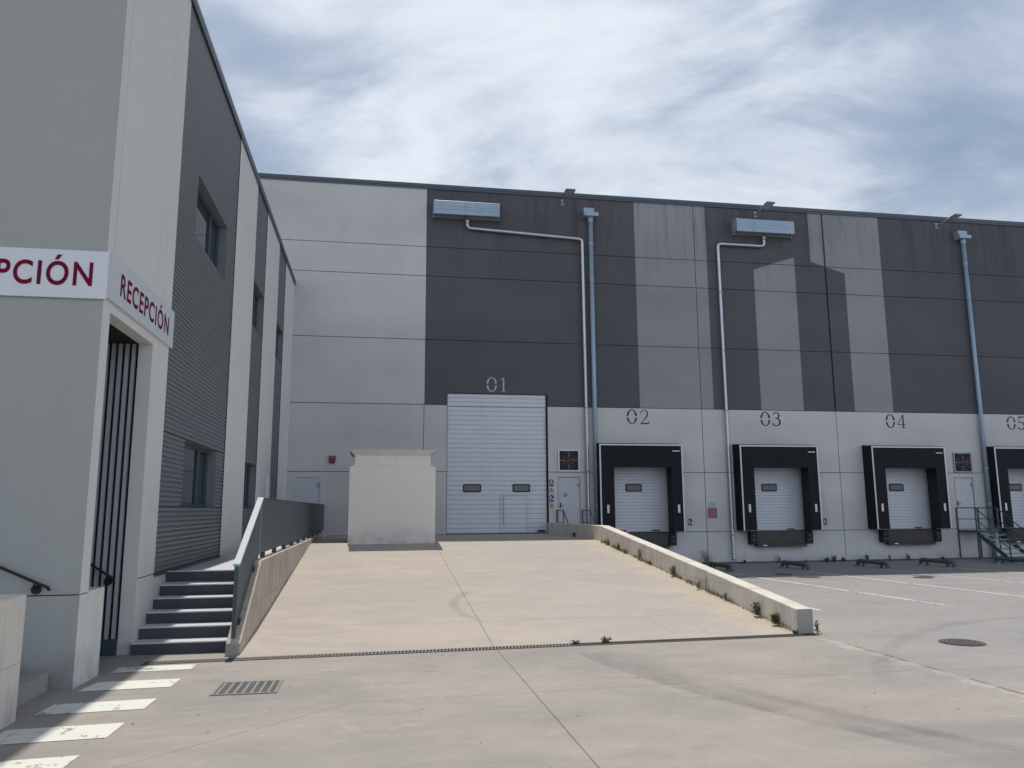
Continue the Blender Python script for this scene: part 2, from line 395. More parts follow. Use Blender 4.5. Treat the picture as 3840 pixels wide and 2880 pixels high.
# ------------------------------------------------------------------ mesh builder
class MB:
    def __init__(s): s.v, s.f, s.m, s.mats, s.cur = [], [], [], [], 0
    def mat(s, name):
        if name not in s.mats: s.mats.append(name)
        s.cur = s.mats.index(name); return s
    def add(s, vs, fs):
        n = len(s.v); s.v += [tuple(v) for v in vs]
        for f in fs: s.f.append([n + i for i in f]); s.m.append(s.cur)
        return s
    def box(s, x0, x1, y0, y1, z0, z1):
        v = [(x0,y0,z0),(x1,y0,z0),(x1,y1,z0),(x0,y1,z0),(x0,y0,z1),(x1,y0,z1),(x1,y1,z1),(x0,y1,z1)]
        return s.add(v, [(0,3,2,1),(4,5,6,7),(0,1,5,4),(1,2,6,5),(2,3,7,6),(3,0,4,7)])
    def prism(s, poly, axis, a, b):
        """extrude a 2-D polygon along axis 'x' (poly is y,z), 'y' (x,z) or 'z' (x,y)"""
        n = len(poly); mk = {'x': lambda p, t: (t, p[0], p[1]), 'y': lambda p, t: (p[0], t, p[1]), 'z': lambda p, t: (p[0], p[1], t)}[axis]
        vs = [mk(p, a) for p in poly] + [mk(p, b) for p in poly]
        fs = [tuple(range(n))[::-1], tuple(range(n, 2 * n))]
        for i in range(n):
            j = (i + 1) % n; fs.append((i, j, n + j, n + i))
        return s.add(vs, fs)
    def beam(s, p, q, w, h=None):
        h = h or w
        p, q = Vector(p), Vector(q); d = (q - p).normalized()
        a = d.cross(Vector((0, 0, 1)))
        if a.length < 1e-3: a = Vector((1, 0, 0))
        a.normalize(); c = a.cross(d)
        o = [a * w / 2 + c * h / 2, -a * w / 2 + c * h / 2, -a * w / 2 - c * h / 2, a * w / 2 - c * h / 2]
        return s.add([p + k for k in o] + [q + k for k in o], [(3,2,1,0),(4,5,6,7),(0,1,5,4),(1,2,6,5),(2,3,7,6),(3,0,4,7)])
    def tube(s, pts, r, seg=10, cap=True):
        pts = [Vector(p) for p in pts]; n = len(pts)
        rr = r if isinstance(r, (list, tuple)) else [r] * n
        t0 = (pts[1] - pts[0]).normalized()
        a = t0.cross(Vector((0, 0, 1)))
        if a.length < 1e-3: a = Vector((1, 0, 0))
        a.normalize(); vs = []
        for i, p in enumerate(pts):
            if i == 0: t = t0
            elif i == n - 1: t = (pts[-1] - pts[-2]).normalized()
            else: t = ((pts[i + 1] - p).normalized() + (p - pts[i - 1]).normalized()).normalized()
            a = (a - t * a.dot(t)).normalized(); c = t.cross(a)
            for j in range(seg):
                g = 2 * pi * j / seg; vs.append(p + (a * cos(g) + c * sin(g)) * rr[i])
        fs = []
        for i in range(n - 1):
            for j in range(seg):
                k2 = (j + 1) % seg; fs.append((i * seg + j, i * seg + k2, (i + 1) * seg + k2, (i + 1) * seg + j))
        if cap: fs += [tuple(range(seg))[::-1], tuple(range((n - 1) * seg, n * seg))]
        return s.add(vs, fs)
    def disc(s, c, r, z0, z1, seg=32):
        return s.prism([(c[0] + r * cos(2 * pi * i / seg), c[1] + r * sin(2 * pi * i / seg)) for i in range(seg)], 'z', z0, z1)
    def discy(s, c, r, y0, y1, seg=28, r_in=0.0):
        if r_in <= 0:
            return s.prism([(c[0] + r * cos(2 * pi * i / seg), c[1] + r * sin(2 * pi * i / seg)) for i in range(seg)], 'y', y0, y1)
        vs = []
        for yy in (y0, y1):
            for q in (r, r_in):
                vs += [(c[0] + q * cos(2 * pi * i / seg), yy, c[1] + q * sin(2 * pi * i / seg)) for i in range(seg)]
        fs = []
        for i in range(seg):
            j = (i + 1) % seg
            for (p, q) in ((0, 1), (1, 3), (3, 2), (2, 0)):
                fs.append((p * seg + i, p * seg + j, q * seg + j, q * seg + i))
        return s.add(vs, fs)

def link(name, mb, mat=None, parent=None, loc=(0, 0, 0), bevel=0.0, smooth=False, up=None):
    """one mesh object; vertices are given in world coordinates; up = world origin of the parent"""
    me = bpy.data.meshes.new(name)
    ox, oy, oz = loc
    me.from_pydata([(v[0] - ox, v[1] - oy, v[2] - oz) for v in mb.v], [], mb.f)
    names = mb.mats if mb.mats else [mat]
    for n in names: me.materials.append(MAT[n])
    if mb.mats: me.polygons.foreach_set('material_index', mb.m)
    if smooth: me.polygons.foreach_set('use_smooth', [True] * len(me.polygons))
    me.update()
    o = bpy.data.objects.new(name, me)
    COL.objects.link(o)
    if parent is not None:
        o.parent = parent
        pw = Vector(WORLD[parent.name])
        o.location = Vector(loc) - pw
    else: o.location = loc
    WORLD[o.name] = tuple(loc)
    if bevel:
        md = o.modifiers.new('bevel', 'BEVEL'); md.width = bevel; md.segments = 2; md.limit_method = 'ANGLE'; md.angle_limit = radians(40)
    return o
WORLD = {}
def thing(name, label, cat, loc, group=None):
    o = bpy.data.objects.new(name, None); COL.objects.link(o)
    o.location = loc; o.empty_display_size = 0.2
    o['label'] = label; o['category'] = cat
    if group: o['group'] = group
    WORLD[o.name] = tuple(loc)
    return o
def part(name, mb, mat, root, bevel=0.0, smooth=False, label=None):
    o = link(name, mb, mat, root, WORLD[root.name], bevel, smooth)
    if label: o['label'] = label
    return o
def single(name, mb, mat, label, cat, loc, group=None, bevel=0.0, smooth=False):
    o = link(name, mb, mat, None, loc, bevel, smooth)
    o['label'] = label; o['category'] = cat
    if group: o['group'] = group
    return o
def structure(name, mb, mat, bevel=0.0):
    o = link(name, mb, mat, None, (0, 0, 0), bevel)
    o['kind'] = 'structure'
    return o
def dup(root, loc, label):
    r = root.copy(); COL.objects.link(r); r.location = loc; r['label'] = label
    WORLD[r.name] = tuple(loc)
    for ch in root.children:
        c = ch.copy(); COL.objects.link(c); c.parent = r
        if 'label' in c: del c['label']
        for g in ch.children:
            d = g.copy(); COL.objects.link(d); d.parent = c
    return r

D = 27.915            # front plane of the warehouse
XL = -3.074           # side plane of the office block
def G(y):             # yard level: falls from the ramp foot to the docks
    return 0.22 if y <= 11.0 else max(0.0, 0.22 * (1 - (y - 11.0) / (D - 11.0)))

# generic relief wall: a grid of cells, each with a depth and material; cells of depth None are holes
def relief(mb, u0, u1, v0, v1, rects, place, base_mat):
    """rects: (ua,ub,va,vb,depth or None,mat). place(u,v,depth)->xyz"""
    eps = 1e-5
    us, vs = {u0, u1}, {v0, v1}
    for r in rects:
        for a in r[:2]:
            if u0 < a < u1: us.add(a)
        for a in r[2:4]:
            if v0 < a < v1: vs.add(a)
    us, vs = sorted(us), sorted(vs)
    nu, nv = len(us) - 1, len(vs) - 1
    cell = {}
    for i in range(nu):
        for j in range(nv):
            cu, cv = (us[i] + us[i + 1]) / 2, (vs[j] + vs[j + 1]) / 2
            d, m = 0.0, base_mat
            for r in rects:
                if r[0] < cu < r[1] and r[2] < cv < r[3]: d, m = r[4], r[5]
            cell[i, j] = (d, m)
    for i in range(nu):
        for j in range(nv):
            d, m = cell[i, j]
            a, b2, c2, e = us[i], us[i + 1], vs[j], vs[j + 1]
            if d is not None:
                mb.mat(m).add([place(a, c2, d), place(b2, c2, d), place(b2, e, d), place(a, e, d)], [(0, 1, 2, 3)])
            for (ii, jj, p, q) in ((i + 1, j, (b2, c2), (b2, e)), (i, j + 1, (a, e), (b2, e))):
                if (ii, jj) in cell:
                    d2, m2 = cell[ii, jj]
                    if d2 != d and d is not None and d2 is not None:
                        mb.mat(m if m != 'joint' else m2)
                        mb.add([place(*p, d), place(*q, d), place(*q, d2), place(*p, d2)], [(0, 1, 2, 3)])
    return mb

# ================================================================== SETTING: yard, ramp, landing
g = MB()
ys = [-400, -40, 0, 5, 11.0] + [11.0 + (D - 11.0) * i / 4 for i in range(1, 5)] + [D + 60]
xs = [-400, -30, -3, 2, 7, 30, 400]
vs = [(x_, y_, G(y_)) for y_ in ys for x_ in xs]
fs = []
for j in range(len(ys) - 1):
    for i in range(len(xs) - 1):
        a = j * len(xs) + i; fs.append((a, a + 1, a + len(xs) + 1, a + len(xs)))
g.add(vs, fs)
ground = structure('ground', g, 'yard_concrete')

RX0, RX1 = -1.70, 6.10
rp = MB()
pa = [(RX0, q[0], q[1]) for q in [(10.62, -0.2), (D + 0.1, -0.2), (D + 0.1, 1.18), (21.2, 1.18), (10.62, 0.221)]]
pb = [(RX1, q[0], q[1]) for q in [(10.93, -0.2), (D + 0.1, -0.2), (D + 0.1, 1.18), (21.2, 1.18), (10.93, 0.221)]]
rp.add(pa + pb, [(4, 3, 2, 1, 0), (5, 6, 7, 8, 9), (2, 3, 8, 7), (3, 4, 9), (3, 9, 8), (4, 0, 5, 9), (0, 1, 6, 5), (1, 2, 7, 6)])
ramp_o = structure('ramp', rp, 'ramp_concrete')

ld = MB(); ld.prism([(12.62, -0.1), (D + 0.1, -0.1), (D + 0.1, 1.12), (12.62, 1.12)], 'x', XL - 0.05, -1.85)
structure('path', ld, 'tread')

# painted markings, children of the ground
def gquad(mb, pts):
    return mb.add([(a, b2, G(b2) + 0.004) for a, b2 in pts], [tuple(range(len(pts)))])
stripes = [[(-2.95,9.93),(-2.09,9.98),(-2.09,10.30),(-2.95,10.24)],
           [(-2.98,9.00),(-2.09,9.05),(-2.08,9.46),(-2.92,9.44)],
           [(-3.02,8.05),(-2.10,8.12),(-2.09,8.53),(-3.00,8.46)],
           [(-3.05,7.12),(-2.13,7.18),(-2.12,7.64),(-3.05,7.58)],
           [(-3.08,6.20),(-2.19,6.28),(-2.17,6.72),(-3.05,6.64)],
           [(-3.1,5.3),(-2.21,5.36),(-2.2,5.82),(-3.08,5.76)]]
for s_ in stripes:
    mb = MB(); gquad(mb, s_)
    o = link('crossing_stripe', mb, 'road_paint', ground)
for xl_, ya, yb in ((8.03, 13.5, 23.2), (10.75, 13.5, 23.2), (13.40, 13.5, 23.2), (16.12, 13.5, 23.2), (18.85, 13.5, 23.2), (21.6, 13.5, 23.2), (24.3, 13.5, 23.2)):
    mb = MB(); gquad(mb, [(xl_ - 0.045, ya), (xl_ + 0.045, ya), (xl_ + 0.045, yb), (xl_ - 0.045, yb)])
    link('bay_line', mb, 'road_paint', ground)

# ================================================================== WAREHOUSE
wh = thing('warehouse_building', 'long warehouse with pale panel walls, dark grey painted upper band and pale chimney shapes', 'warehouse', (12.0, D, 0.0))
JW = 0.016
rects = []
XW0, XW1 = -14.0, 62.0
for zj in (11.729, 10.60, 8.194, 5.796, 3.382, 1.18):
    rects.append((XW0, XW1, zj - JW * 0.7, zj + JW * 0.7, 0.03, 'joint'))
rects.append((1.60, 1.62, 1.2, 5.79, 0.02, 'joint'))
for xj in (12.2, 24.16, 29.0, 34.6, 40.2):
    rects.append((xj - 0.012, xj + 0.012, 0, 14.1, 0.03, 'joint'))
rects.append((17.80, 17.825, 0, 5.79, 0.03, 'joint'))
rects.append((17.775, 17.85, 5.79, 14.1, 0.06, 'joint'))
# big door opening, pedestrian doors, dock openings
rects.append((2.44, 6.12, 1.18, 6.24, 0.16, 'door_panel'))
for xd in (-2.78, 6.50, 22.78):
    rects.append((xd, xd + 0.86, 1.18, 3.22, 0.07, 'door_panel'))
SH0 = (7.93, 13.38, 18.83, 24.22)
for x0 in SH0:
    rects.append((x0 + 0.42, x0 + 2.97, 1.18, 3.95, 0.34, 'interior'))
    rects.append((x0 + 0.69, x0 + 2.70, 0.62, 1.18, 0.10, 'interior'))
mb = relief(MB(), XW0, XW1, -0.3, 14.06, rects, lambda u, v, d: (u, D + d, v), 'facade_paint')
part('wall', mb, 'facade_paint', wh)
mb = MB().mat('facade_paint').box(XW0, XW0 + 0.2, D + 0.001, D + 60, -0.3, 14.0).box(XW1 - 0.2, XW1, D + 0.001, D + 60, -0.3, 14.0).box(XW0, XW1, D + 59.8, D + 60, -0.3, 14.0)
part('rear_wall', mb, 'facade_paint', wh)
part('roof', MB().box(XW0 + 0.21, XW1 - 0.21, D + 0.3, D + 59.7, 13.6, 13.75), 'roofing', wh)
mb = MB().box(XW0 - 0.05, XW1 + 0.05, D - 0.07, D + 0.32, 14.06, 14.11).box(XW0 - 0.05, XW1 + 0.05, D - 0.05, D - 0.02, 13.99, 14.058)
mb.box(XW0 - 0.05, XW1 + 0.05, D - 0.045, D + 0.30, 14.112, 14.19)
part('coping', mb, 'coping', wh)

def ribbed_y(mb, x0, x1, z0, z1, y, pitch, depth, gap=0.3):
    """horizontal ribs on a face looking to -Y"""
    n = max(1, round((z1 - z0) / pitch)); h = (z1 - z0) / n; prof = []
    for i in range(n):
        a = z0 + i * h
        prof += [(y + depth, a), (y, a + h * gap * 0.5), (y - 0.002, a + h * 0.5), (y, a + h * (1 - gap * 0.5))]
    prof.append((y + depth, z1))
    vs = [(x0, p[0], p[1]) for p in prof] + [(x1, p[0], p[1]) for p in prof]
    m_ = len(prof); mb.add(vs, [(i, m_ + i, m_ + i + 1, i + 1) for i in range(m_ - 1)])
    return mb

# big sectional door with windows and wicket door
mb = MB().mat('door_white')
ybd = D + 0.075
ribbed_y(mb, 2.46, 6.10, 5.76, 6.22, ybd - 0.03, 0.153, 0.022, 0.22)
ribbed_y(mb, 2.46, 6.10, 1.20, 5.75, ybd, 0.167, 0.020, 0.24)
mb.mat('door_white').box(2.46, 6.10, ybd + 0.021, ybd + 0.06, 1.18, 6.23)
bd = part('sectional_door', mb, 'door_white', wh, label='tall white ribbed sectional door at the top of the ramp')
def sub(name, mb, mat, parent, **k):
    o = link(name, mb, mat, parent, WORLD[parent.name], **k); return o
mb = MB().mat('rubber').box(6.103, 6.16, D + 0.0, D + 0.15, 1.18, 6.24).box(2.43, 2.458, D + 0.03, D + 0.15, 1.18, 6.24).box(2.46, 6.10, D + 0.02, D + 0.15, 6.224, 6.27).box(2.46, 6.1, D + 0.03, D + 0.15, 1.181, 1.2)
sub('door_frame', mb, 'rubber', bd)
for xa in (3.04, 4.84):
    f_ = MB(); xb, za, zb = xa + 0.65, 2.66, 2.95
    def rr(x0, x1, z0, z1, r=0.05):
        o_ = []
        for cx, cz, s0 in ((x1 - r, z1 - r, 0), (x0 + r, z1 - r, 90), (x0 + r, z0 + r, 180), (x1 - r, z0 + r, 270)):
            for t in range(0, 91, 30): o_.append((cx + r * cos(radians(s0 + t)), cz + r * sin(radians(s0 + t))))
        return o_
    f_.prism(rr(xa, xb, za, zb), 'y', ybd - 0.022, ybd + 0.005)
    w_ = sub('door_window', f_, 'rubber', bd)
    sub('pane', MB().prism(rr(xa + 0.05, xb - 0.05, za + 0.05, zb - 0.05, 0.03), 'y', ybd - 0.027, ybd - 0.02), 'door_glass', w_) if False else None
    gp = MB().prism(rr(xa + 0.045, xb - 0.045, za + 0.045, zb - 0.045, 0.03), 'y', ybd - 0.027, ybd - 0.02)
    sub('pane', gp, 'door_glass', w_)
wk = MB().box(4.375, 4.39, ybd - 0.012, ybd + 0.01, 1.2, 2.52).box(4.50, 4.52, ybd - 0.03, ybd + 0.01, 1.5, 2.5).box(4.37, 5.35, ybd - 0.008, ybd + 0.01, 2.52, 2.535)
wk.box(5.335, 5.35, ybd - 0.008, ybd + 0.01, 1.2, 2.52)
sub('wicket_door', wk, 'galv', bd)
sub('handle', MB().box(5.75, 6.02, ybd - 0.05, ybd - 0.003, 1.24, 1.30), 'rubber', bd)

# pedestrian doors
for i, xd in enumerate((-2.78, 6.50, 22.78)):
    mb = MB().mat('door_panel').box(xd + 0.035, xd + 0.825, D + 0.022, D + 0.06, 1.19, 3.18)
    mb.mat('galv' if i else 'door_panel').box(xd, xd + 0.033, D - 0.008, D + 0.06, 1.18, 3.22).box(xd + 0.827, xd + 0.86, D - 0.008, D + 0.06, 1.18, 3.22).box(xd + 0.033, xd + 0.827, D - 0.008, D + 0.06, 3.183, 3.22)
    pd = part('pedestrian_door', mb, 'door_panel', wh, label=['grey side door behind the green fence', 'grey metal side door with a small notice, next to the big door', 'grey metal side door at the head of the steel steps'][i])
    hx = xd + 0.10 if i else xd + 0.76
    mb = MB().box(hx - 0.02, hx + 0.02, D + 0.008, D + 0.022, 2.08, 2.28).tube([(hx, D - 0.02, 2.17), (hx + 0.11, D - 0.03, 2.17)], 0.01, 6)
    sub('handle', mb, 'rubber', pd)
    cl = MB().box(xd + 0.76, xd + 0.81, D - 0.03, D + 0.02, 2.85, 2.98)
    sub('hinge', cl, 'galv', pd)

# dock doors
for i, x0 in enumerate(SH0):
    mb = MB().mat('door_white')
    ribbed_y(mb, x0 + 0.44, x0 + 2.95, 1.20, 3.94, D + 0.245, 0.121, 0.02, 0.26)
    mb.box(x0 + 0.44, x0 + 2.95, D + 0.267, D + 0.30, 1.185, 3.94)
    dd = part('dock_door', mb, 'door_white', wh)
    wx = x0 + 1.22
    f_ = MB().prism([(a, c_) for a, c_ in rr(wx, wx + 0.64, 2.67, 2.96)], 'y', D + 0.228, D + 0.25)
    w_ = sub('door_window', f_, 'rubber', dd)
    sub('pane', MB().prism(rr(wx + 0.045, wx + 0.595, 2.715, 2.915, 0.03), 'y', D + 0.222, D + 0.232), 'door_glass', w_)
    sub('handle', MB().box(x0 + 2.2, x0 + 2.5, D + 0.21, D + 0.242, 1.22, 1.26), 'rubber', dd)

# painted numbers, built as strokes
def ribbon(mb, pts, wd, y0, y1):
    n = len(pts); L, R = [], []
    for i in range(n):
        a = pts[max(0, i - 1)]; b2 = pts[min(n - 1, i + 1)]
        dx_, dz_ = b2[0] - a[0], b2[1] - a[1]; l = math.hypot(dx_, dz_) or 1
        w = (wd[i] if isinstance(wd, list) else wd) / 2
        L.append((pts[i][0] - dz_ / l * w, pts[i][1] + dx_ / l * w)); R.append((pts[i][0] + dz_ / l * w, pts[i][1] - dx_ / l * w))
    for i in range(n - 1):
        mb.prism([L[i], L[i + 1], R[i + 1], R[i]], 'y', y0, y1)
def arcp(cx, cz, rx, rz, a0, a1, n=14):
    return [(cx + rx * cos(radians(a0 + (a1 - a0) * i / n)), cz + rz * sin(radians(a0 + (a1 - a0) * i / n))) for i in range(n + 1)]
def wside(cx, rx, pts, thick=0.075, thin=0.030):
    return [thin + (thick - thin) * min(1, abs(p[0] - cx) / rx) ** 1.6 for p in pts]
def digit(mb, ch, x0, z0, w, h, y0, y1):
    q = lambda P_: [(x0 + a * w, z0 + c_ * h) for a, c_ in P_]
    def stroke(P_, wd): ribbon(mb, q(P_), wd, y0, y1)
    if ch == '0':
        for a0, a1 in ((7, 173), (187, 353)):
            P_ = arcp(0.5, 0.5, 0.46, 0.48, a0, a1, 18); stroke(P_, wside(0.5, 0.46, P_, 0.074, 0.032))
    elif ch == '1':
        stroke([(0.5, 0.0), (0.5, 0.98)], 0.056); stroke([(0.2, 0.84), (0.5, 0.97)], 0.03); stroke([(0.22, 0.015), (0.80, 0.015)], 0.022)
    elif ch == '2':
        P_ = [(0.10, 0.74)] + arcp(0.46, 0.73, 0.36, 0.25, 165, -5, 14)
        stroke(P_, [0.05, 0.04] + [0.026 + 0.032 * max(0, (i - 6) / 8) for i in range(14)])
        stroke([(0.82, 0.70), (0.72, 0.54), (0.48, 0.32), (0.10, 0.02)], [0.058, 0.05, 0.034, 0.024])
        stroke([(0.05, 0.03), (0.55, 0.03), (0.93, 0.045)], [0.04, 0.045, 0.045]); stroke([(0.93, 0.02), (0.99, 0.20)], 0.026)
    elif ch == '3':
        P_ = arcp(0.46, 0.76, 0.32, 0.21, 160, -75, 14); stroke(P_, wside(0.46, 0.32, P_, 0.066, 0.032))
        P_ = arcp(0.44, 0.29, 0.42, 0.27, 80, -160, 16); stroke(P_, wside(0.44, 0.42, P_, 0.074, 0.032))
        stroke([(0.34, 0.56), (0.56, 0.56)], 0.024)
    elif ch == '4':
        stroke([(0.74, 0.0), (0.74, 0.98)], 0.056); stroke([(0.74, 0.97), (0.40, 0.62), (0.02, 0.27)], [0.03, 0.024, 0.026])
        stroke([(0.02, 0.26), (1.0, 0.26)], 0.028); stroke([(0.5, 0.015), (0.98, 0.015)], 0.022)
    elif ch == '5':
        stroke([(0.22, 0.97), (0.88, 0.97)], 0.048); stroke([(0.22, 0.98), (0.15, 0.53)], 0.026)
        P_ = [(0.15, 0.53)] + arcp(0.44, 0.30, 0.42, 0.28, 110, -160, 16); stroke(P_, [0.024] + wside(0.44, 0.42, P_[1:], 0.074, 0.032))
    elif ch == '6':
        P_ = arcp(0.5, 0.3, 0.44, 0.29, 0, 360, 20); stroke(P_, wside(0.5, 0.44, P_)); stroke([(0.08, 0.34), (0.3, 0.75), (0.8, 0.98)], [0.05, 0.04, 0.02])
    elif ch == '7':
        stroke([(0.05, 0.95), (0.95, 0.95)], 0.045); stroke([(0.93, 0.95), (0.35, 0.0)], [0.024, 0.055])
def number(txt, xa, za, w, h, gap, mat, label):
    for i, ch in enumerate(txt):
        mb = MB(); digit(mb, ch, xa + i * (w + gap), za, w, h, D - 0.004, D + 0.002)
        part('painted_digit', mb, mat, wh, label='digit %s of the %s' % (ch, label))
number('02', 9.22, 5.19, 0.37, 0.545, 0.13, 'ink', 'black painted number 02')
number('03', 14.62, 5.18, 0.37, 0.545, 0.10, 'ink', 'black painted number 03')
number('04', 19.99, 5.17, 0.37, 0.545, 0.11, 'ink', 'black painted number 04')
number('05', 25.50, 5.16, 0.37, 0.545, 0.11, 'ink', 'black painted number 05')
number('01', 3.90, 6.31, 0.35, 0.54, 0.09, 'ink_pale', 'faint grey painted number 01')
# dark kerb strip at the wall foot
part('plinth_strip', MB().box(6.40, XW1, D - 0.06, D - 0.002, -0.05, 0.06), 'kerb_dark', wh)

# ================================================================== OFFICE BLOCK
of = thing('office_building', 'pale rendered office block with grey ribbed cladding bays and recessed windows', 'office building', (XL, 9.13, 0.2))
HO = 10.10
bays = [(11.95, 16.66), (19.17, 20.97), (23.62, 25.33)]
wins = [(13.16, 15.72, 6.58, 7.68), (13.33, 15.84, 2.11, 3.20), (19.19, 20.95, 6.54, 7.66), (19.22, 20.95, 2.11, 3.19), (23.64, 25.31, 6.62, 7.66)]
RW = 0.17
rects = [(9.35, 9.362, 4.98, HO, 0.02, 'joint'), (9.14, 9.37, 1.17, 1.182, 0.012, 'joint'), (11.14, 11.95, 1.165, 1.178, 0.012, 'joint')]
for a, b2 in bays: rects.append((a, b2, 1.16, HO - 0.01, 0.05, 'interior'))
for a, b2, c2, e in wins: rects.append((a, b2, c2, e, None, 'interior'))
rects.append((9.38, 11.14, 0.0, 4.31, None, 'interior'))
mb = relief(MB(), 9.131, D - 0.001, -0.1, HO, rects, lambda u, v, d: (XL - d, u, v), 'white_render')
# reveals of the porch opening, 0.18 thick wall
x1_ = XL - 0.18
mb.mat('white_render')
mb.add([(XL, 11.14, 0), (x1_, 11.14, 0), (x1_, 11.14, 4.31), (XL, 11.14, 4.31)], [(0, 1, 2, 3)])
mb.add([(XL, 9.38, 0), (x1_, 9.38, 0), (x1_, 9.38, 4.31), (XL, 9.38, 4.31)], [(3, 2, 1, 0)])
mb.add([(XL, 9.38, 4.31), (x1_, 9.38, 4.31), (x1_, 11.14, 4.31), (XL, 11.14, 4.31)], [(0, 1, 2, 3)])
part('side_wall', mb, 'white_render', of)
# front wall (faces the camera), with one horizontal joint
rects = [(-20, XL, 1.168, 1.182, 0.012, 'joint'), (-8.7, -8.68, 0, HO, 0.012, 'joint')]
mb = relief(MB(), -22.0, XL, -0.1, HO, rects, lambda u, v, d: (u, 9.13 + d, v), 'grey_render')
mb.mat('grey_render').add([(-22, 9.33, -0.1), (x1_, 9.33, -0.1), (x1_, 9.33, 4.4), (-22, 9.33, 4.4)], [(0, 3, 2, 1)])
mb.add([(XL - 0.001, 9.131, -.1), (x1_, 9.33, -.1), (x1_, 9.33, 4.31), (XL - 0.001, 9.131, 4.31)], [(0, 1, 2, 3)])
part('front_wall', mb, 'white_render', of)
mb = MB().box(-21.8, XL - 0.25, 9.35, D - 0.02, 9.5, 9.6)
part('roof', mb, 'roofing', of)
mb = MB().box(-22.0, -21.8, 9.14, D - 0.01, -0.1, HO - 0.01)
part('rear_wall', mb, 'white_render', of)
mb = MB().box(XL - 0.30, XL + 0.045, 9.085, D - 0.005, HO + 0.002, HO + 0.10).box(XL + 0.012, XL + 0.04, 9.09, D - 0.006, HO - 0.06, HO + 0.001)
mb.box(-22.05, XL - 0.302, 9.085, 9.40, HO + 0.002, HO + 0.10)
part('coping', mb, 'coping', of)
# ribbed cladding
def ribbed_x(mb, y0, y1, z0, z1, xs_, pitch, depth):
    n = round((z1 - z0) / pitch); h = (z1 - z0) / n; prof = []
    for i in range(n):
        for t, d_ in ((0.0, 1.0), (0.10, 1.0), (0.22, 0.25), (0.5, 0.0), (0.78, 0.1), (0.92, 0.9)):
            prof.append((xs_ - depth * d_, z0 + (i + t) * h))
    prof.append((xs_, z1))
    m_ = len(prof)
    vs = [(p[0], y0, p[1]) for p in prof] + [(p[0], y1, p[1]) for p in prof]
    mb.add(vs, [(i, m_ + i, m_ + i + 1, i + 1) for i in range(m_ - 1)])
PT = 0.072
for bi, (a, b2) in enumerate(bays):
    mb = MB(); cuts_ = [w_ for w_ in wins if w_[0] >= a - 0.05 and w_[1] <= b2 + 0.05]
    zc = sorted(set([1.165, HO - 0.012] + [v for w_ in cuts_ for v in w_[2:4]]))
    for i in range(len(zc) - 1):
        z0, z1 = zc[i], zc[i + 1]; mid = (z0 + z1) / 2
        ww = [w_ for w_ in cuts_ if w_[2] < mid < w_[3]]
        ivs = [(a + 0.004, b2 - 0.004)]
        if ww:
            ivs = [(a + 0.004, ww[0][0]), (ww[0][1], b2 - 0.004)]
        for p, q in ivs:
            if q - p > 0.06: ribbed_x(mb, p, q, z0, z1, XL - 0.008, PT, 0.024)
    part('cladding', mb, 'cladding', of)
part('flashing', MB().box(XL - 0.02, XL + 0.02, 11.93, 16.68, 1.135, 1.163), 'coping', of)
for k_, (a, b2, c2, e) in enumerate(wins):
    xr = XL - RW
    mb = MB().mat('coping')
    # reveals
    mb.mat('cladding')
    mb.add([(XL - .012, b2, c2), (xr, b2, c2), (xr, b2, e), (XL - .012, b2, e)], [(0, 1, 2, 3)])
    mb.add([(XL - .012, a, c2), (xr, a, c2), (xr, a, e), (XL - .012, a, e)], [(3, 2, 1, 0)])
    mb.add([(XL - .012, a, e), (xr, a, e), (xr, b2, e), (XL - .012, b2, e)], [(0, 1, 2, 3)])
    mb.add([(XL - .008, a, c2), (xr, a, c2), (xr, b2, c2), (XL - .008, b2, c2)], [(0, 1, 2, 3)])
    w_ = part('window', mb, 'cladding', of)
    fr = MB()
    for y0, y1, z0, z1 in ((a, a + .07, c2, e), (b2 - .07, b2, c2, e), (a + .07, b2 - .07, c2, c2 + .07), (a + .07, b2 - .07, e - .07, e)):
        fr.box(xr - 0.05, xr + 0.015, y0, y1, z0, z1)
    mid = a + (b2 - a) * 0.68
    fr.box(xr - 0.045, xr + 0.012, mid - .045, mid + .045, c2 + .07, e - .07)
    fr.box(xr - 0.045, xr + 0.010, mid + .045, mid + .09, c2 + .07, e - .07).box(xr - 0.045, xr + 0.010, b2 - .115, b2 - .07, c2 + .07, e - .07)
    sub('frame', fr, 'rail_paint', w_)
    sub('pane', MB().box(xr - 0.03, xr - 0.02, a + .02, b2 - .02, c2 + .02, e - .02), 'glass', w_)
    sub('blind', MB().box(xr - 0.35, xr - 0.34, a - .1, b2 + .1, c2 - .1, e + .1), 'interior', w_)
# porch behind the opening
mb = MB().mat('cladding')
xr_ = -3.26
nrib = 26
prof = []
for i in range(nrib):
    a = xr_ - i * 0.086
    prof += [(a, 11.20), (a - 0.036, 11.20), (a - 0.040, 11.155), (a - 0.082, 11.155)]
m_ = len(prof)
for i in range(m_ - 1):
    p, q = prof[i], prof[i + 1]
    mb.mat('rib_grey' if i % 4 in (1, 2, 3) else 'interior').add([(p[0], p[1], 0.40), (q[0], q[1], 0.40), (q[0], q[1], 4.31), (p[0], p[1], 4.31)], [(0, 1, 2, 3)])
mb.mat('interior').box(-5.6, XL - 0.181, 11.21, 11.25, 0.0, 4.35)
part('ribbed_screen', mb, 'cladding', of)
part('porch_ceiling', MB().box(-8.0, XL - 0.181, 9.34, 11.208, 4.312, 4.40), 'interior', of)
part('porch_wall', MB().box(-8.1, -8.0, 9.34, 11.208, 0.0, 4.4), 'white_render', of)
mb = MB()
for i in range(6): mb.box(-8.0 if i == 5 else -3.50 - 0.3 * (i + 1), -3.50 - 0.3 * i, 9.345, 11.15, 0.1, 0.38 + 0.16 * i)
part('porch_step', mb, 'riser', of)
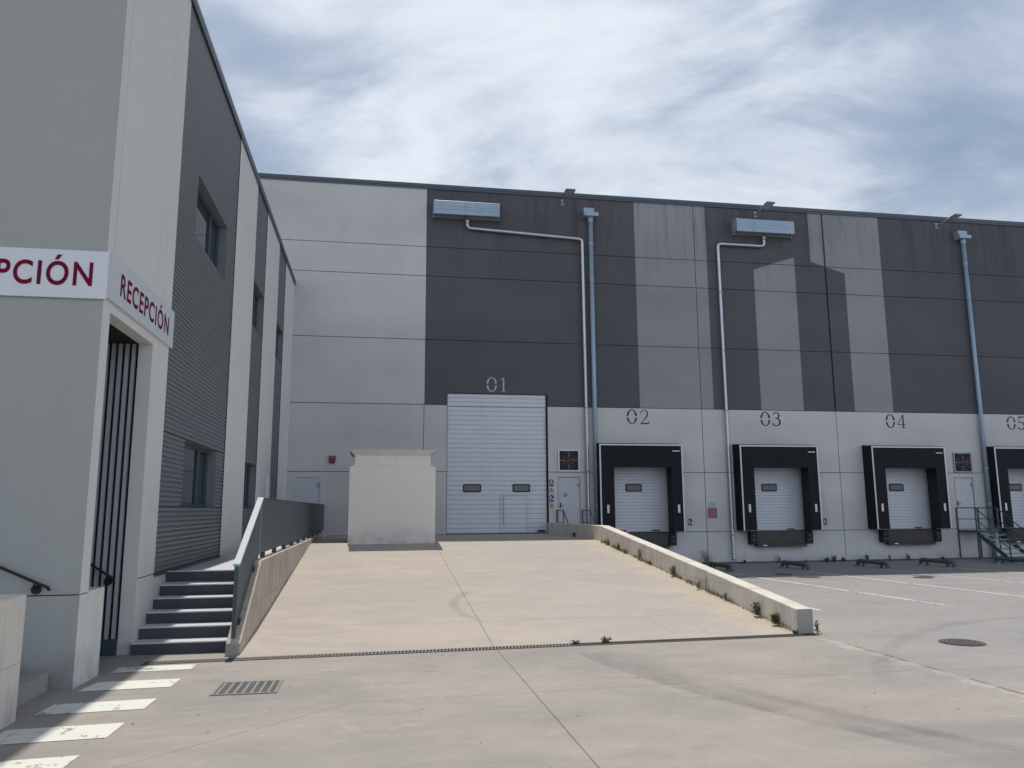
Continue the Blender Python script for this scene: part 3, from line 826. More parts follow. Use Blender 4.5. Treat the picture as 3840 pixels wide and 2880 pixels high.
part('porch_plinth', MB().box(XL - 0.20, XL + 0.012, 9.383, 9.87, 0.15, 1.19), 'white_render', of, bevel=0.008)
part('base_rail', MB().box(-3.52, XL - 0.182, 11.09, 11.15, 0.2, 0.42), 'rail_paint', of)
# small boxes on the far pilaster
part('wall_box', MB().box(XL + 0.001, XL + 0.06, 22.9, 23.3, 2.0, 3.0), 'white_render', of)

# text as mesh
def text_mesh(txt, off=0.030):
    cu = bpy.data.curves.new('t', 'FONT'); cu.body = txt; cu.size = 1.0; cu.extrude = 0.0; cu.offset = off; cu.space_character = 1.16
    cu.resolution_u = 6
    o = bpy.data.objects.new('t', cu); COL.objects.link(o)
    dg = bpy.context.evaluated_depsgraph_get(); dg.update()
    me = bpy.data.meshes.new_from_object(o.evaluated_get(dg))
    vs = [tuple(v.co) for v in me.vertices]; fs = [tuple(p.vertices) for p in me.polygons]
    bpy.data.objects.remove(o); bpy.data.meshes.remove(me)
    return vs, fs
tv, tf = text_mesh("RECEPCION", 0.019)
def tw(t): return max(v[0] for v in text_mesh(t, 0.019)[0])
oa, ob = tw("RECEPCI"), tw("RECEPCIO")
oc_ = (oa + ob) / 2 + 0.02
etop = max(v[1] for v in text_mesh("E", 0.019)[0])
n_ = len(tv)
tv = tv + [(oc_ - 0.07, etop + 0.045, 0), (oc_ + 0.06, etop + 0.045, 0), (oc_ + 0.19, etop + 0.20, 0), (oc_ + 0.02, etop + 0.20, 0)]
tf = tf + [(n_, n_ + 1, n_ + 2, n_ + 3)]
tx0, tx1 = min(v[0] for v in tv), max(v[0] for v in tv)
cap = 0.0
tvc, _ = text_mesh("E", 0.019); c0, c1_ = min(v[1] for v in tvc), max(v[1] for v in tvc)
def letters(place, width, capz):
    sx = width / (tx1 - tx0); sz = capz / (c1_ - c0)
    mb = MB(); mb.add([place((v[0] - tx0) * sx, (v[1] - c0) * sz) for v in tv], tf); return mb
sg = thing('reception_sign', 'white sign board with dark red RECEPCIÓN lettering on the shaded front wall', 'sign', (-4.2, 9.13, 4.66), 'reception signs')
part('board', MB().box(-5.60, XL + 0.035, 9.095, 9.128, 4.395, 4.945), 'sign_white', sg)
lm = letters(lambda a, c: (-4.975 + a, 9.092, 4.535 + c), 1.78, 0.275)
part('lettering', lm, 'sign_red', sg)
sg = thing('reception_sign', 'white sign board with dark red RECEPCIÓN lettering over the porch opening beside the cladding', 'sign', (XL, 10.6, 4.7), 'reception signs')
part('board', MB().box(XL + 0.002, XL + 0.035, 9.131, 12.01, 4.43, 4.975), 'sign_white', sg)
lm = letters(lambda a, c: (XL + 0.038, 9.55 + a, 4.56 + c), 2.18, 0.27)
part('lettering', lm, 'sign_red', sg)

# handrails at the porch
def wall_rail(label, p, q, y_, bx):
    r = thing('handrail', label, 'handrail', (q[0], y_, q[1]), 'wall handrails')
    part('rail', MB().tube([(p[0], y_, p[1]), (q[0], y_, q[1]), (q[0] + 0.02, y_, q[1] - 0.03)], 0.016, 8), 'rubber', r, smooth=True)
    m_ = MB().tube([(bx[0], y_, bx[1]), (bx[0], y_, bx[1] - 0.05), (bx[0], 9.13 if y_ < 9.5 else 11.15, bx[1] - 0.07)], 0.009, 6)
    m_.discy((bx[0], bx[1] - 0.075), 0.05, (9.13 if y_ < 9.5 else 11.15) - 0.02, (9.13 if y_ < 9.5 else 11.15) - 0.001, 16)
    part('bracket', m_, 'rubber', r)
wall_rail('black sloping handrail with round bracket on the shaded front wall', (-5.4, 2.19), (-3.365, 1.262), 9.055, (-3.50, 1.315))
wall_rail('black sloping handrail crossing the ribbed screen inside the porch', (-5.4, 2.52), (-3.35, 1.19), 11.08, (-3.42, 1.22))

# front steps and parapet at the lower left
st = thing('front_steps', 'low grey concrete step beside the shaded front wall behind the parapet', 'steps', (-3.3, 8.6, 0.22))
for i in range(7):
    part('step', MB().box(-8.0 if i == 6 else -3.31 - 0.32 * (i + 1), -3.31 - 0.32 * i, 7.95, 9.128, 0.1, 0.40 + 0.17 * i), 'cast_grey', st, bevel=0.006)
mb = MB().prism([(3.5, 0.1), (7.90, 0.1), (7.90, 1.31), (7.0, 1.30), (3.5, 1.28)], 'x', -3.42, -3.10)
single('parapet_wall', mb, 'cast_pale', 'rough grey concrete parapet at the lower left edge of the yard', 'low wall', (-3.25, 5.6, 0.22), bevel=0.015)

# outdoor staircase to the landing
st = thing('staircase', 'flight of six grey steps between the office wall and the green fence', 'stairs', (-2.45, 11.1, 0.22))
for i in range(6):
    y0 = 11.08 + 0.305 * i; z1 = 0.22 + 0.155 * (i + 1) - 0.01 + (0.02 if i == 5 else 0)
    y1 = 12.619 if i == 5 else 12.618
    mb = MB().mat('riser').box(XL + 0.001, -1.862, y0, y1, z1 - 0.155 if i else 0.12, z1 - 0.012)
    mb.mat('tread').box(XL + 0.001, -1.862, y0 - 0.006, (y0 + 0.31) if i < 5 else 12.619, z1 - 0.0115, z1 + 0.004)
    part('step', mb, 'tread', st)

# low wall left of the ramp
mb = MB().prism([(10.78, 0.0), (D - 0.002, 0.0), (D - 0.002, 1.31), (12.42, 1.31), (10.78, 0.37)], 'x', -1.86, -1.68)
mb.mats = ['cast_concrete', 'cast_grey']; mb.m[-1] = 1  # low end face darker grey, shade painted into its colour
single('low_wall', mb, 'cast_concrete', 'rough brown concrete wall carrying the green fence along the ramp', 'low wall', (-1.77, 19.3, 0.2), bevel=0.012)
# sheet metal fence on it
fe = thing('metal_fence', 'dark green sheet metal fence with bright sloping top edge beside the steps', 'fence', (-1.78, 19.3, 1.31))
xf0, xf1 = -1.795, -1.775
mb = MB().prism([(10.90, 0.47), (12.80, 1.385), (12.80, 2.22), (10.90, 1.335)], 'x', xf0, xf1)
part('sloping_panel', mb, 'fence_paint', fe)
mb = MB().prism([(12.815, 1.385), (D - 0.03, 1.385), (D - 0.03, 2.22), (12.815, 2.22)], 'x', xf0, xf1)
part('long_panel', mb, 'fence_paint', fe)
mb = MB()
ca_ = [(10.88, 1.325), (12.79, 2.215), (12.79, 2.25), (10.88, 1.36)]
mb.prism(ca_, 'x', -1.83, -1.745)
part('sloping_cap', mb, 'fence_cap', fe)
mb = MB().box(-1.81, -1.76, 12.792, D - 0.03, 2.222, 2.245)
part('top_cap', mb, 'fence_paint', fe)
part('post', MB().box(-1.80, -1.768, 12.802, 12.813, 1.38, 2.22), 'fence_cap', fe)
yy = 13.2
while yy < D - 0.3:
    part('bracket', MB().box(-1.815, -1.745, yy - 0.05, yy + 0.05, 1.31, 1.39), 'rail_paint', fe); yy += 1.45
for yy, zz in ((11.15, 0.60), (12.2, 1.2)):
    part('bracket', MB().box(-1.815, -1.745, yy - 0.05, yy + 0.05, zz - 0.06, zz + 0.04), 'rail_paint', fe)
part('foot_post', MB().box(-1.81, -1.76, 10.86, 10.905, 0.40, 1.33), 'fence_paint', fe)

# low wall right of the ramp
prof = [(10.90, 0.10), (D - 0.002, -0.1), (D - 0.002, 1.57), (21.1, 1.585), (10.90, 0.575)]
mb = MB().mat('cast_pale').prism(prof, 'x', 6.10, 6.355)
mb.mat('cast_grey'); gi = mb.cur; mb.m[-1] = gi      # end face in darker grey, its shade put into the colour
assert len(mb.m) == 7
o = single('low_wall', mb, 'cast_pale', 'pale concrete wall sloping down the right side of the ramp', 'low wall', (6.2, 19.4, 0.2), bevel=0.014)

# utility hut at the top of the ramp
hu = thing('utility_hut', 'windowless cream rendered cabinet with flared cap at the top of the ramp', 'utility hut', (0.41, 22.2, 1.18))
y0, y1 = 21.06, 23.4
mb = MB().mat('hut_render')
def ring(x0, x1, a, b2, z): return [(x0, a, z), (x1, a, z), (x1, b2, z), (x0, b2, z)]
levels = [ring(-.725, 1.545, y0, y1, 1.16), ring(-.725, 1.545, y0, y1, 3.165), ring(-.595, 1.41, y0 + .05, y1 - .05, 3.24), ring(-.595, 1.41, y0 + .05, y1 - .05, 3.50)]
vs = [p for r in levels for p in r]; fs = []
for k_ in range(3):
    for i in range(4):
        j = (i + 1) % 4; fs.append((k_ * 4 + i, k_ * 4 + j, k_ * 4 + 4 + j, k_ * 4 + 4 + i))
fs.append((12, 13, 14, 15)); mb.add(vs, fs)
part('body', mb, 'hut_render', hu, bevel=0.01)
lv = [ring(-.61, 1.425, y0 + .03, y1 - .03, 3.495), ring(-.70, 1.52, y0 - .02, y1 + .05, 3.595), ring(-.745, 1.565, y0 - .04, y1 + .09, 3.60), ring(-.745, 1.565, y0 - .04, y1 + .09, 3.635)]
vs = [p for r in lv for p in r]; fs = [(3, 2, 1, 0)]
for k_ in range(3):
    for i in range(4):
        j = (i + 1) % 4; fs.append((k_ * 4 + i, k_ * 4 + j, k_ * 4 + 4 + j, k_ * 4 + 4 + i))
fs.append((12, 13, 14, 15))
part('cap', MB().add(vs, fs), 'hut_roof', hu)

# ================================================================== DRAINS AND COVERS
dr = thing('drain_channel', 'long slotted metal drain across the foot of the ramp', 'drain', (1.6, 10.62, 0.22))
def dline(x_): return 10.51 + (x_ + 1.7) * 0.040
xa_, xb_ = -2.75, 6.35
mb = MB().add([(xa_, dline(xa_) - .095, .2245), (xb_, dline(xb_) - .095, .2245), (xb_, dline(xb_) + .095, .2245), (xa_, dline(xa_) + .095, .2245)], [(0, 1, 2, 3)])
part('channel', mb, 'interior', dr)
mb = MB().mat('grate_steel')
for s_ in (-1, 1):
    mb.add([(xa_, dline(xa_) + s_ * .095 - .008, .229), (xb_, dline(xb_) + s_ * .095 - .008, .229), (xb_, dline(xb_) + s_ * .095 + .008, .229), (xa_, dline(xa_) + s_ * .095 + .008, .229)], [(0, 1, 2, 3)])
x_ = xa_
while x_ < xb_:
    c_ = dline(x_); mb.mat('grate_steel' if x_ < 2.6 else 'iron'); mb.add([(x_, c_ - .085, .228), (x_ + .019, c_ - .085, .228), (x_ + .042, c_ + .085, .228), (x_ + .023, c_ + .085, .228)], [(0, 1, 2, 3)]); x_ += 0.046
part('grating', mb, 'grate_steel', dr)

gr = thing('drain_grate', 'rectangular slotted iron drain grate in the yard before the ramp', 'drain grate', (-1.27, 8.84, 0.22))
part('pit', MB().box(-1.59, -0.965, 8.55, 9.13, 0.2, 0.2245), 'interior', gr)
mb = MB()
for a, b2, c2, e in ((-1.60, -0.955, 8.54, 8.57), (-1.60, -0.955, 9.11, 9.14), (-1.60, -1.57, 8.57, 9.11), (-0.985, -0.955, 8.57, 9.11)):
    mb.box(a, b2, c2, e, 0.21, 0.231)
part('frame', mb, 'grate_steel', gr)
mb = MB()
for i in range(7):
    xa = -1.555 + i * 0.083
    mb.box(xa, xa + 0.026, 8.571, 9.109, 0.215, 0.229)
for j in range(19):
    yb = 8.585 + j * 0.0283
    mb.box(-1.569, -0.986, yb, yb + 0.010, 0.214, 0.2275)
part('bars', mb, 'grate_steel', gr)

def cover(x_, y_, r, label, kind=0):
    z_ = G(y_)
    c = thing('manhole_cover', label, 'manhole cover', (x_, y_, z_), 'round iron covers in the yard')
    mb = MB(); nseg = 36
    part('rim', MB().disc((x_, y_), r, z_ - 0.05, z_ + 0.010, nseg), 'kerb_dark', c)
    mb = MB().disc((x_, y_), r * 0.90, z_, z_ + 0.014, nseg)
    part('lid', mb, 'iron', c)
    mb = MB()
    for q in (0.2, 0.42, 0.64, 0.82):
        ra, rb = r * q, r * q + 0.014; n = 28
        vs = [(x_ + ra * cos(2*pi*i/n), y_ + ra * sin(2*pi*i/n), z_ + .018) for i in range(n)] + [(x_ + rb * cos(2*pi*i/n), y_ + rb * sin(2*pi*i/n), z_ + .018) for i in range(n)]
        mb.add(vs, [(i, (i+1) % n, n + (i+1) % n, n + i) for i in range(n)])
    part('pattern', mb, 'grate_steel', c)
cover(7.86, 9.77, 0.285, 'round iron manhole cover in the open sunlit yard')
cover(12.15, 20.95, 0.32, 'round iron manhole cover in the shade below dock 02')
cover(12.0, 22.05, 0.24, 'small iron cover in the shade nearer the wall below dock 02')
cover(15.0, 19.9, 0.27, 'iron manhole cover on the edge of the shadow before dock 03')

# ================================================================== DOCK SHELTERS AND LEVELLERS
def shelter(x0, label):
    r = thing('dock_shelter', label, 'dock shelter', (x0 + 1.59, D, 1.22), 'black dock shelters along the warehouse wall')
    f = 0.60; ya, yb = D - f, D - 0.002
    z0, z1 = 1.22, 4.40
    part('side_panel', MB().box(x0, x0 + .04, ya + .045, yb, z0, z1), 'black_fabric', r)
    part('side_panel', MB().box(x0 + 3.14, x0 + 3.18, ya + .045, yb, z0, z1), 'black_fabric', r)
    mb = MB().prism([(ya + .045, 4.36), (yb, 4.42), (yb, 4.46), (ya + .045, 4.40)], 'x', x0 - .01, x0 + 3.19)
    part('roof_panel', mb, 'black_fabric', r)
    part('side_curtain', MB().box(x0 + .041, x0 + .545, ya + .02, ya + .04, z0 + .0, 4.33), 'black_fabric', r)
    part('side_curtain', MB().box(x0 + 2.74, x0 + 3.139, ya + .02, ya + .04, z0 + .0, 4.33), 'black_fabric', r)
    part('head_curtain', MB().box(x0 + .041, x0 + 3.139, ya + .005, ya + .018, 3.54, 4.33), 'black_fabric', r)
    # inner foam wings
    part('inner_wing', MB().box(x0 + 2.76, x0 + 2.80, ya + .042, D - .03, z0, 3.95), 'rubber', r)
    part('inner_wing', MB().box(x0 + .50, x0 + .54, ya + .042, D - .03, z0, 3.95), 'rubber', r)
    mb = MB().box(x0 + .0, x0 + .05, ya - .012, ya + .003, z0 + .0, 4.38).box(x0 + 3.13, x0 + 3.18, ya - .012, ya + .003, z0 + .0, 4.38)
    mb.box(x0 + .051, x0 + 3.129, ya - .012, ya + .003, 4.33, 4.38)
    part('edge_trim', mb, 'white_trim', r)
    for xm in (x0 + .25, x0 + 2.93):
        part('guide_mark', MB().box(xm, xm + .085, ya + .010, ya + .019, 1.89, 2.18), 'white_trim', r)
    part('name_tag', MB().box(x0 + 2.78, x0 + 3.07, ya - .002, ya + .004, 4.12, 4.155), 'white_trim', r)
    return r
s0 = shelter(SH0[0], 'black dock shelter with white edges under number 02, beside the ramp wall')
for x0, lb in zip(SH0[1:4], ('black dock shelter just right of the second silver ribbed pipe, second from the ramp', 'black dock shelter between the mural chimney and the right hand fan, under the 04', 'black dock shelter under number 05, cut by the right edge of the picture')):
    dup(s0, (x0 + 1.59, D, 1.22), lb)
def leveller(x0, label):
    r = thing('dock_leveller', label, 'dock leveller', (x0 + 1.69, D, 0.6), 'black dock levellers under the dock doors')
    mb = MB().box(x0 + .70, x0 + 2.70, D - .10, D + .08, 0.64, 1.175)
    part('front_plate', mb, 'rubber', r, bevel=0.01)
    part('lip', MB().box(x0 + .70, x0 + 2.70, D - .24, D - .102, 0.60, 0.69).box(x0 + .70, x0 + 2.70, D - .16, D - .102, .7, 1.16), 'iron', r)
    for xa in (x0 + .42, x0 + 2.70):
        b_ = part('bumper', MB().box(xa + .002, xa + .272, D - .26, D - .002, 0.70, 1.17), 'rubber', r, bevel=0.02)
        mb = MB()
        for zz in (0.86, 1.02): mb.discy((xa + .14, zz), 0.022, D - .268, D - .25, 10)
        sub('bolt', mb, 'galv', b_)
    part('label_plate', MB().box(x0 + .92, x0 + 1.08, D - .248, D - .241, 0.635, 0.675), 'white_trim', r)
    return r
l0 = leveller(SH0[0], 'black dock leveller with bumpers below dock 02, half hidden by the sloping wall')
for x0, lb in zip(SH0[1:4], ('black dock leveller just right of the foot of the silver pipe, below dock 03', 'black dock leveller above the weeds and left of the steel steps, dock 04', 'black dock leveller behind the steel steps at dock 05')):
    dup(l0, (x0 + 1.69, D, 0.6), lb)

# wheel guides
def wguide(x_, label):
    r = thing('wheel_guide', label, 'wheel guide', (x_, 24.4, 0.05), 'steel tube wheel guides before the docks')
    z_ = 0.05
    pts = [(x_, 25.25, z_ - .05), (x_, 25.25, z_ + .07)] + [(x_, 25.25 - .10 * (1 - cos(t)), z_ + .07 + .10 * sin(t)) for t in (.5, 1.0, 1.57)]
    pts += [(x_, 24.9 - i * .3, z_ + .165) for i in range(4)]
    pts += [(x_, 23.75 - .12 * sin(t), z_ + .165 - .12 * (1 - cos(t))) for t in (.0, .6, 1.1, 1.57)] + [(x_, 23.62, z_ - .05)]
    part('tube', MB().tube(pts, 0.068, 10), 'guide_steel', r, smooth=True)
    for yy in (24.95, 23.95):
        part('leg', MB().tube([(x_, yy, z_ - .05), (x_, yy, z_ + .14)], 0.05, 8), 'guide_steel', r, smooth=True)
    mb = MB()
    for yy in (25.25, 23.62): mb.box(x_ - .11, x_ + .11, yy - .10, yy + .10, z_ - .02, z_ + .012)
    part('foot_plate', mb, 'galv', r)
    return r
w0 = wguide(11.10, 'steel tube wheel guide partly hidden by the sloping wall, leftmost of the row')
for x_, lb in ((13.72, 'steel tube wheel guide left of dock 03'), (16.55, 'steel tube wheel guide between docks 03 and 04, nearer dock 03'), (19.0, 'steel tube wheel guide at the left side of dock 04'), (22.0, 'steel tube wheel guide just left of the steel steps')):
    dup(w0, (x_, 24.4, 0.05), lb)

# ================================================================== STEEL STEPS
def steel_steps(x_, label):
    r = thing('steel_steps', label, 'steel steps', (x_, D, 0.0), 'steel steps up to the side doors')
    xa, xb = x_, x_ + 0.95; yp = D - 1.02; yf = yp - 1.55; zt = 1.14
    part('platform', MB().box(xa, xb, yp, D - .01, zt - .07, zt).box(xa, xb, yp - .03, yp - .001, zt - .10, zt + .0), 'rail_paint', r)
    n = 6
    for i in range(n):
        t = (i + 1) / (n + 1); y_ = yp - 1.55 * t; z_ = zt * (1 - t)
        part('tread', MB().box(xa + .04, xb - .04, y_ - .13, y_ + .13, z_ - .02, z_ + .015), 'galv', r)
    for xs_ in (xa, xb):
        mb = MB().prism([(yp, zt), (yp, zt - .20), (yf, 0.0), (yf - .12, 0.0), (yf - .12, .08)], 'x', xs_ - .012, xs_ + .012)
        part('stringer', mb, 'rail_paint', r)
        rl = MB(); R = 0.02
        rl.tube([(xs_, D - .03, 2.0), (xs_, yp, 2.0), (xs_, yf, 2.0 - zt + .06)], R, 8)
        rl.tube([(xs_, D - .03, 1.57), (xs_, yp, 1.57), (xs_, yf, 1.57 - zt + .06)], R * .8, 8)
        for yy, zb, zt2 in ((D - .03, G(D), 2.0), (yp, G(yp), 2.0), (yf + .03, .10, 0.92)):
            rl.beam((xs_, yy, zb), (xs_, yy, zt2), .04)
        part('handrail', rl, 'rail_paint', r)
    return r
ss0 = steel_steps(6.46, 'steel steps and rails before the side door, mostly hidden by the ramp wall')
dup(ss0, (22.74, D, 0.0), 'dark steel steps with handrails before the side door at the right edge')

# ================================================================== PIPES, BOXES, LAMPS
def trough(x0, label):
    r = thing('wall_gutter_box', label, 'gutter box', (x0 + 1.23, D, 13.1), 'blue grey metal boxes high on the wall')
    x1 = x0 + 2.46; ya = D - .48
    mb = MB().prism([(ya, 12.87), (ya, 13.38), (ya + .03, 13.40), (D - .15, 13.40), (D - .15, 12.93), (ya + .06, 12.87)], 'x', x0, x1)
    part('casing', mb, 'steel_blue', r, bevel=0.008)
    mb = MB().box(x0 - .02, x0 + .0, D - .20, D - .002, 12.8, 13.45).box(x1, x1 + .02, D - .20, D - .002, 12.8, 13.45).box(x0, x1, D - .149, D - .002, 12.84, 13.42)
    part('back_plate', mb, 'galv', r)
    part('rib', MB().box(x0, x1, ya - .008, ya - .001, 13.17, 13.19).box(x0, x1, ya - .008, ya - .001, 13.05, 13.065), 'steel_blue', r)
    return r
t0 = trough(1.86, 'blue grey metal box high on the dark wall above the big ribbed door')
dup(t0, (13.82 + 1.23, D, 13.1), 'blue grey metal box high on the wall above dock 03')

def densify(pts, step):
    out = [Vector(pts[0])]
    for a, b2 in zip(pts, pts[1:]):
        a, b2 = Vector(a), Vector(b2); n = max(1, int((b2 - a).length / step))
        out += [a.lerp(b2, i / n) for i in range(1, n + 1)]
    return out
def round_path(pts, r=0.18, n=5):
    out = [Vector(pts[0])]
    for a, p, b2 in zip(pts, pts[1:], pts[2:]):
        a, p, b2 = Vector(a), Vector(p), Vector(b2); u = (a - p).normalized(); v = (b2 - p).normalized()
        s_, e_ = p + u * r, p + v * r
        for i in range(n + 1):
            t = i / n; out.append(s_.lerp(p, t).lerp(p.lerp(e_, t), t))
    out.append(Vector(pts[-1])); return out
def duct(label, pts, r):
    o = thing('spiral_duct', label, 'pipe', tuple(pts[-1]), 'silver ribbed pipes')
    P_ = densify(round_path(pts, .15), 0.035)
    rr_ = [r * (1.0 + (0.20 if (i % 3) == 0 else 0.0)) for i in range(len(P_))]
    part('pipe', MB().tube(P_, rr_, 12), 'duct_silver', o, smooth=True)
    x_, y_ = pts[-1][0], pts[-1][1]
    zz = pts[-1][2] + 0.9
    while zz < 12.2:
        part('clamp', MB().tube([(x_, y_, zz - .02), (x_, y_, zz + .02)], r * 1.3, 12).box(x_ - .02, x_ + .02, y_, D - .001, zz - .02, zz + .02), 'galv', o); zz += 2.35
    part('inlet', MB().tube([(pts[0][0], pts[0][1], pts[0][2] + .01), (pts[0][0], pts[0][1], pts[0][2] - .22)], [r * 1.7, r * 1.1], 12), 'duct_silver', o, smooth=True)
yd = D - .12
duct('silver ribbed pipe running sideways then down beside the blue downpipe, left of dock 02', [(3.14, yd, 12.86), (3.14, yd, 12.50), (7.58, yd, 12.30), (7.62, yd, 0.15)], 0.058)
duct('silver ribbed pipe coming down the wall between docks 02 and 03', [(15.12, yd, 12.88), (15.12, yd, 12.42), (13.14, yd, 12.42), (13.16, yd, 0.14)], 0.058)

def downpipe(x_, label, zb):
    r = thing('downpipe', label, 'downpipe', (x_, D, zb), 'blue grey rainwater downpipes with hoppers')
    yc = D - .16
    mb = MB().tube([(x_, yc, 13.2), (x_, yc, 12.9)], [0.13, 0.085], 14).tube([(x_, yc, 12.9), (x_, yc, zb)], 0.085, 14)
    part('pipe', mb, 'steel_blue', r, smooth=True)
    zz = 12.1
    while zz > zb + .3:
        mb = MB().tube([(x_, yc, zz - .03), (x_, yc, zz + .03)], 0.094, 14); mb.tube([(x_, yc, zz - .12), (x_, yc, zz - .105)], 0.092, 14); mb.box(x_ - .02, x_ + .02, yc, D - .001, zz - .02, zz + .02); zz -= 1.42
        part('collar', mb, 'steel_blue', r)
    mb = MB().box(x_ - .28, x_ + .28, D - .34, D - .002, 13.19, 13.34).box(x_ - .30, x_ + .12, D - .30, D - .004, 13.34, 13.52)
    part('hopper', mb, 'steel_blue', r, bevel=0.006)
downpipe(7.92, 'blue grey rainwater downpipe with hopper, left of dock 02', 0.06)
downpipe(24.16, 'blue grey rainwater downpipe with hopper at the right, beside dock 05', 0.06)

def lamp(x_, label):
    r = thing('floodlight', label, 'floodlight', (x_, D, 13.78), 'floodlights on short arms at the roof edge')
    mb = MB().box(x_ - .06, x_ + .06, D - .02, D - .001, 13.66, 13.90)
    mb.tube([(x_, D - .02, 13.78), (x_ + .01, D - .75, 13.80)], 0.028, 8)
    part('arm', mb, 'galv', r)
    # slim head, tilted
    c_ = Vector((x_ + .02, D - 1.0, 13.80)); hx, hy, hz = .20, .27, .03
    mb = MB(); vs = []
    for sz in (-1, 1):
        for sx, sy in ((-1, -1), (1, -1), (1, 1), (-1, 1)):
            k_ = .8 if sz > 0 else 1.0
            vs.append(c_ + Vector((sx * hx * k_, sy * hy * k_, sz * hz + sy * hy * -0.12)))
    mb.add(vs, [(0, 3, 2, 1), (4, 5, 6, 7), (0, 1, 5, 4), (1, 2, 6, 5), (2, 3, 7, 6), (3, 0, 4, 7)])
    hd = part('head', mb, 'galv', r, bevel=0.01)
    vs = [c_ + Vector((sx * hx * .8, sy * hy * .8, -hz - .004 + sy * hy * -0.096)) for sx, sy in ((-1, -1), (-1, 1), (1, 1), (1, -1))]
    sub('lens', MB().add(vs, [(0, 1, 2, 3)]), 'lens', hd)
    return r
f0 = lamp(6.86, 'floodlight on a short arm at the roof edge above the big door, leftmost')
for x_, lb in ((14.88, 'floodlight on a short arm at the roof edge above dock 03'), (23.10, 'floodlight on a short arm at the roof edge near the right hand downpipe')):
    dup(f0, (x_, D, 13.78), lb)

# fans
def fan(x0, label, frame):
    r = thing('wall_fan', label, 'fan', (x0 + .4, D, 3.8), 'square extractor fans in the wall')
    x1, z0, z1 = x0 + .82, 3.40, 4.21; cx, cz = (x0 + x1) / 2, (z0 + z1) / 2
    mb = MB()
    for a, b2, c2, e in ((x0, x1, z0, z0 + .055), (x0, x1, z1 - .055, z1), (x0, x0 + .055, z0 + .055, z1 - .055), (x1 - .055, x1, z0 + .055, z1 - .055)):
        mb.box(a, b2, D - .05, D - .001, c2, e)
    part('frame', mb, frame, r)
    part('housing', MB().box(x0 + .056, x1 - .056, D - .006, D - .002, z0 + .056, z1 - .056), 'interior', r)
    mb = MB()
    for i in range(6):
        a = i * pi / 3 + .3
        p = (cx + .07 * cos(a), cz + .07 * sin(a)); q = (cx + .24 * cos(a + .25), cz + .24 * sin(a + .25)); s_ = (cx + .22 * cos(a - .12), cz + .22 * sin(a - .12))
        mb.prism([p, q, s_], 'y', D - .026, D - .022)
    mb.discy((cx, cz), .085, D - .045, D - .02, 18)
    part('rotor', mb, 'fan_red', r)
    mb = MB()
    for a, b2 in ((.15, .31),):
        mb.box(cx + a, cx + b2, D - .052, D - .047, cz - .008, cz + .008).box(cx - b2, cx - a, D - .052, D - .047, cz - .008, cz + .008)
        mb.box(cx - .008, cx + .008, D - .052, D - .047, cz + a, cz + b2).box(cx - .008, cx + .008, D - .052, D - .047, cz - b2, cz - a)
    for q in (.13, .22, .31): mb.discy((cx, cz), q, D - .05, D - .046, 26, q - .004)
    part('guard', mb, 'galv', r)
fan(6.52, 'square black extractor fan in a pale frame above the side door by the big door', 'white_trim')
fan(22.82, 'square black extractor fan in a dark frame above the side door at the right', 'galv')

# ================================================================== SMALL SIGNS
def mandatory(x_, z_, label, variant):
    r = thing('safety_sign', label, 'safety sign', (x_, D, z_), 'small safety signs on the warehouse wall')
    part('plate', MB().box(x_ - .10, x_ + .10, D - .004, D - .001, z_ - .15, z_ + .11), 'door_panel', r)
    part('roundel', MB().discy((x_, z_ + .02), .088, D - .007, D - .0045, 24), 'sign_blue', r)
    mb = MB()
    if variant == 0: mb.discy((x_, z_ + .03), .038, D - .010, D - .0075, 14).box(x_ - .032, x_ + .032, D - .010, D - .0075, z_ - .035, z_ + .02)
    else: mb.prism([(x_ - .05, z_ + .06), (x_ - .01, z_ + .06), (x_ - .012, z_ + .01), (x_ + .04, z_ - .012), (x_ + .035, z_ - .035), (x_ - .05, z_ - .02)], 'y', D - .010, D - .0075)
    part('pictogram', mb, 'white_trim', r)
    part('caption', MB().box(x_ - .09, x_ + .09, D - .007, D - .0045, z_ - .14, z_ - .085), 'sign_blue', r)
def warning(x_, z_, label):
    r = thing('safety_sign', label, 'safety sign', (x_, D, z_), 'small safety signs on the warehouse wall')
    part('plate', MB().box(x_ - .10, x_ + .10, D - .004, D - .001, z_ - .15, z_ + .11), 'door_panel', r)
    part('border', MB().prism([(x_, z_ + .10), (x_ - .095, z_ - .06), (x_ + .095, z_ - .06)], 'y', D - .0065, D - .0045), 'ink', r)
    part('triangle', MB().prism([(x_, z_ + .072), (x_ - .073, z_ - .048), (x_ + .073, z_ - .048)], 'y', D - .009, D - .007), 'sign_yellow', r)
    part('pictogram', MB().box(x_ - .012, x_ + .012, D - .012, D - .0095, z_ - .02, z_ + .035).discy((x_, z_ - .034), .012, D - .012, D - .0095, 10), 'ink', r)
    part('caption', MB().box(x_ - .09, x_ + .09, D - .007, D - .0045, z_ - .14, z_ - .085), 'sign_yellow', r)
mandatory(6.265, 3.01, 'blue round sign with a white helmeted head, topmost beside the big door', 0)
warning(6.265, 2.73, 'upper of two yellow triangle warning signs beside the big door')
mandatory(6.265, 2.45, 'blue round sign with a white boot, between the two yellow triangles', 1)
warning(6.265, 2.17, 'lower of two yellow triangle warning signs beside the big door')
mandatory(11.54, 1.56, 'blue round sign low on the wall, left of the faded pink sign', 1)
mandatory(17.03, 1.53, 'blue round sign half tucked behind the right edge of the shelter under the 03', 1)
mb = MB().mat('galv').box(12.34, 12.57, D - .006, D - .001, 2.07, 2.25).mat('ink_pale').box(12.365, 12.545, D - .009, D - .0065, 2.085, 2.225).mat('galv').prism([(12.42, 2.20), (12.50, 2.20), (12.46, 2.14)], 'y', D - .012, D - .0095)
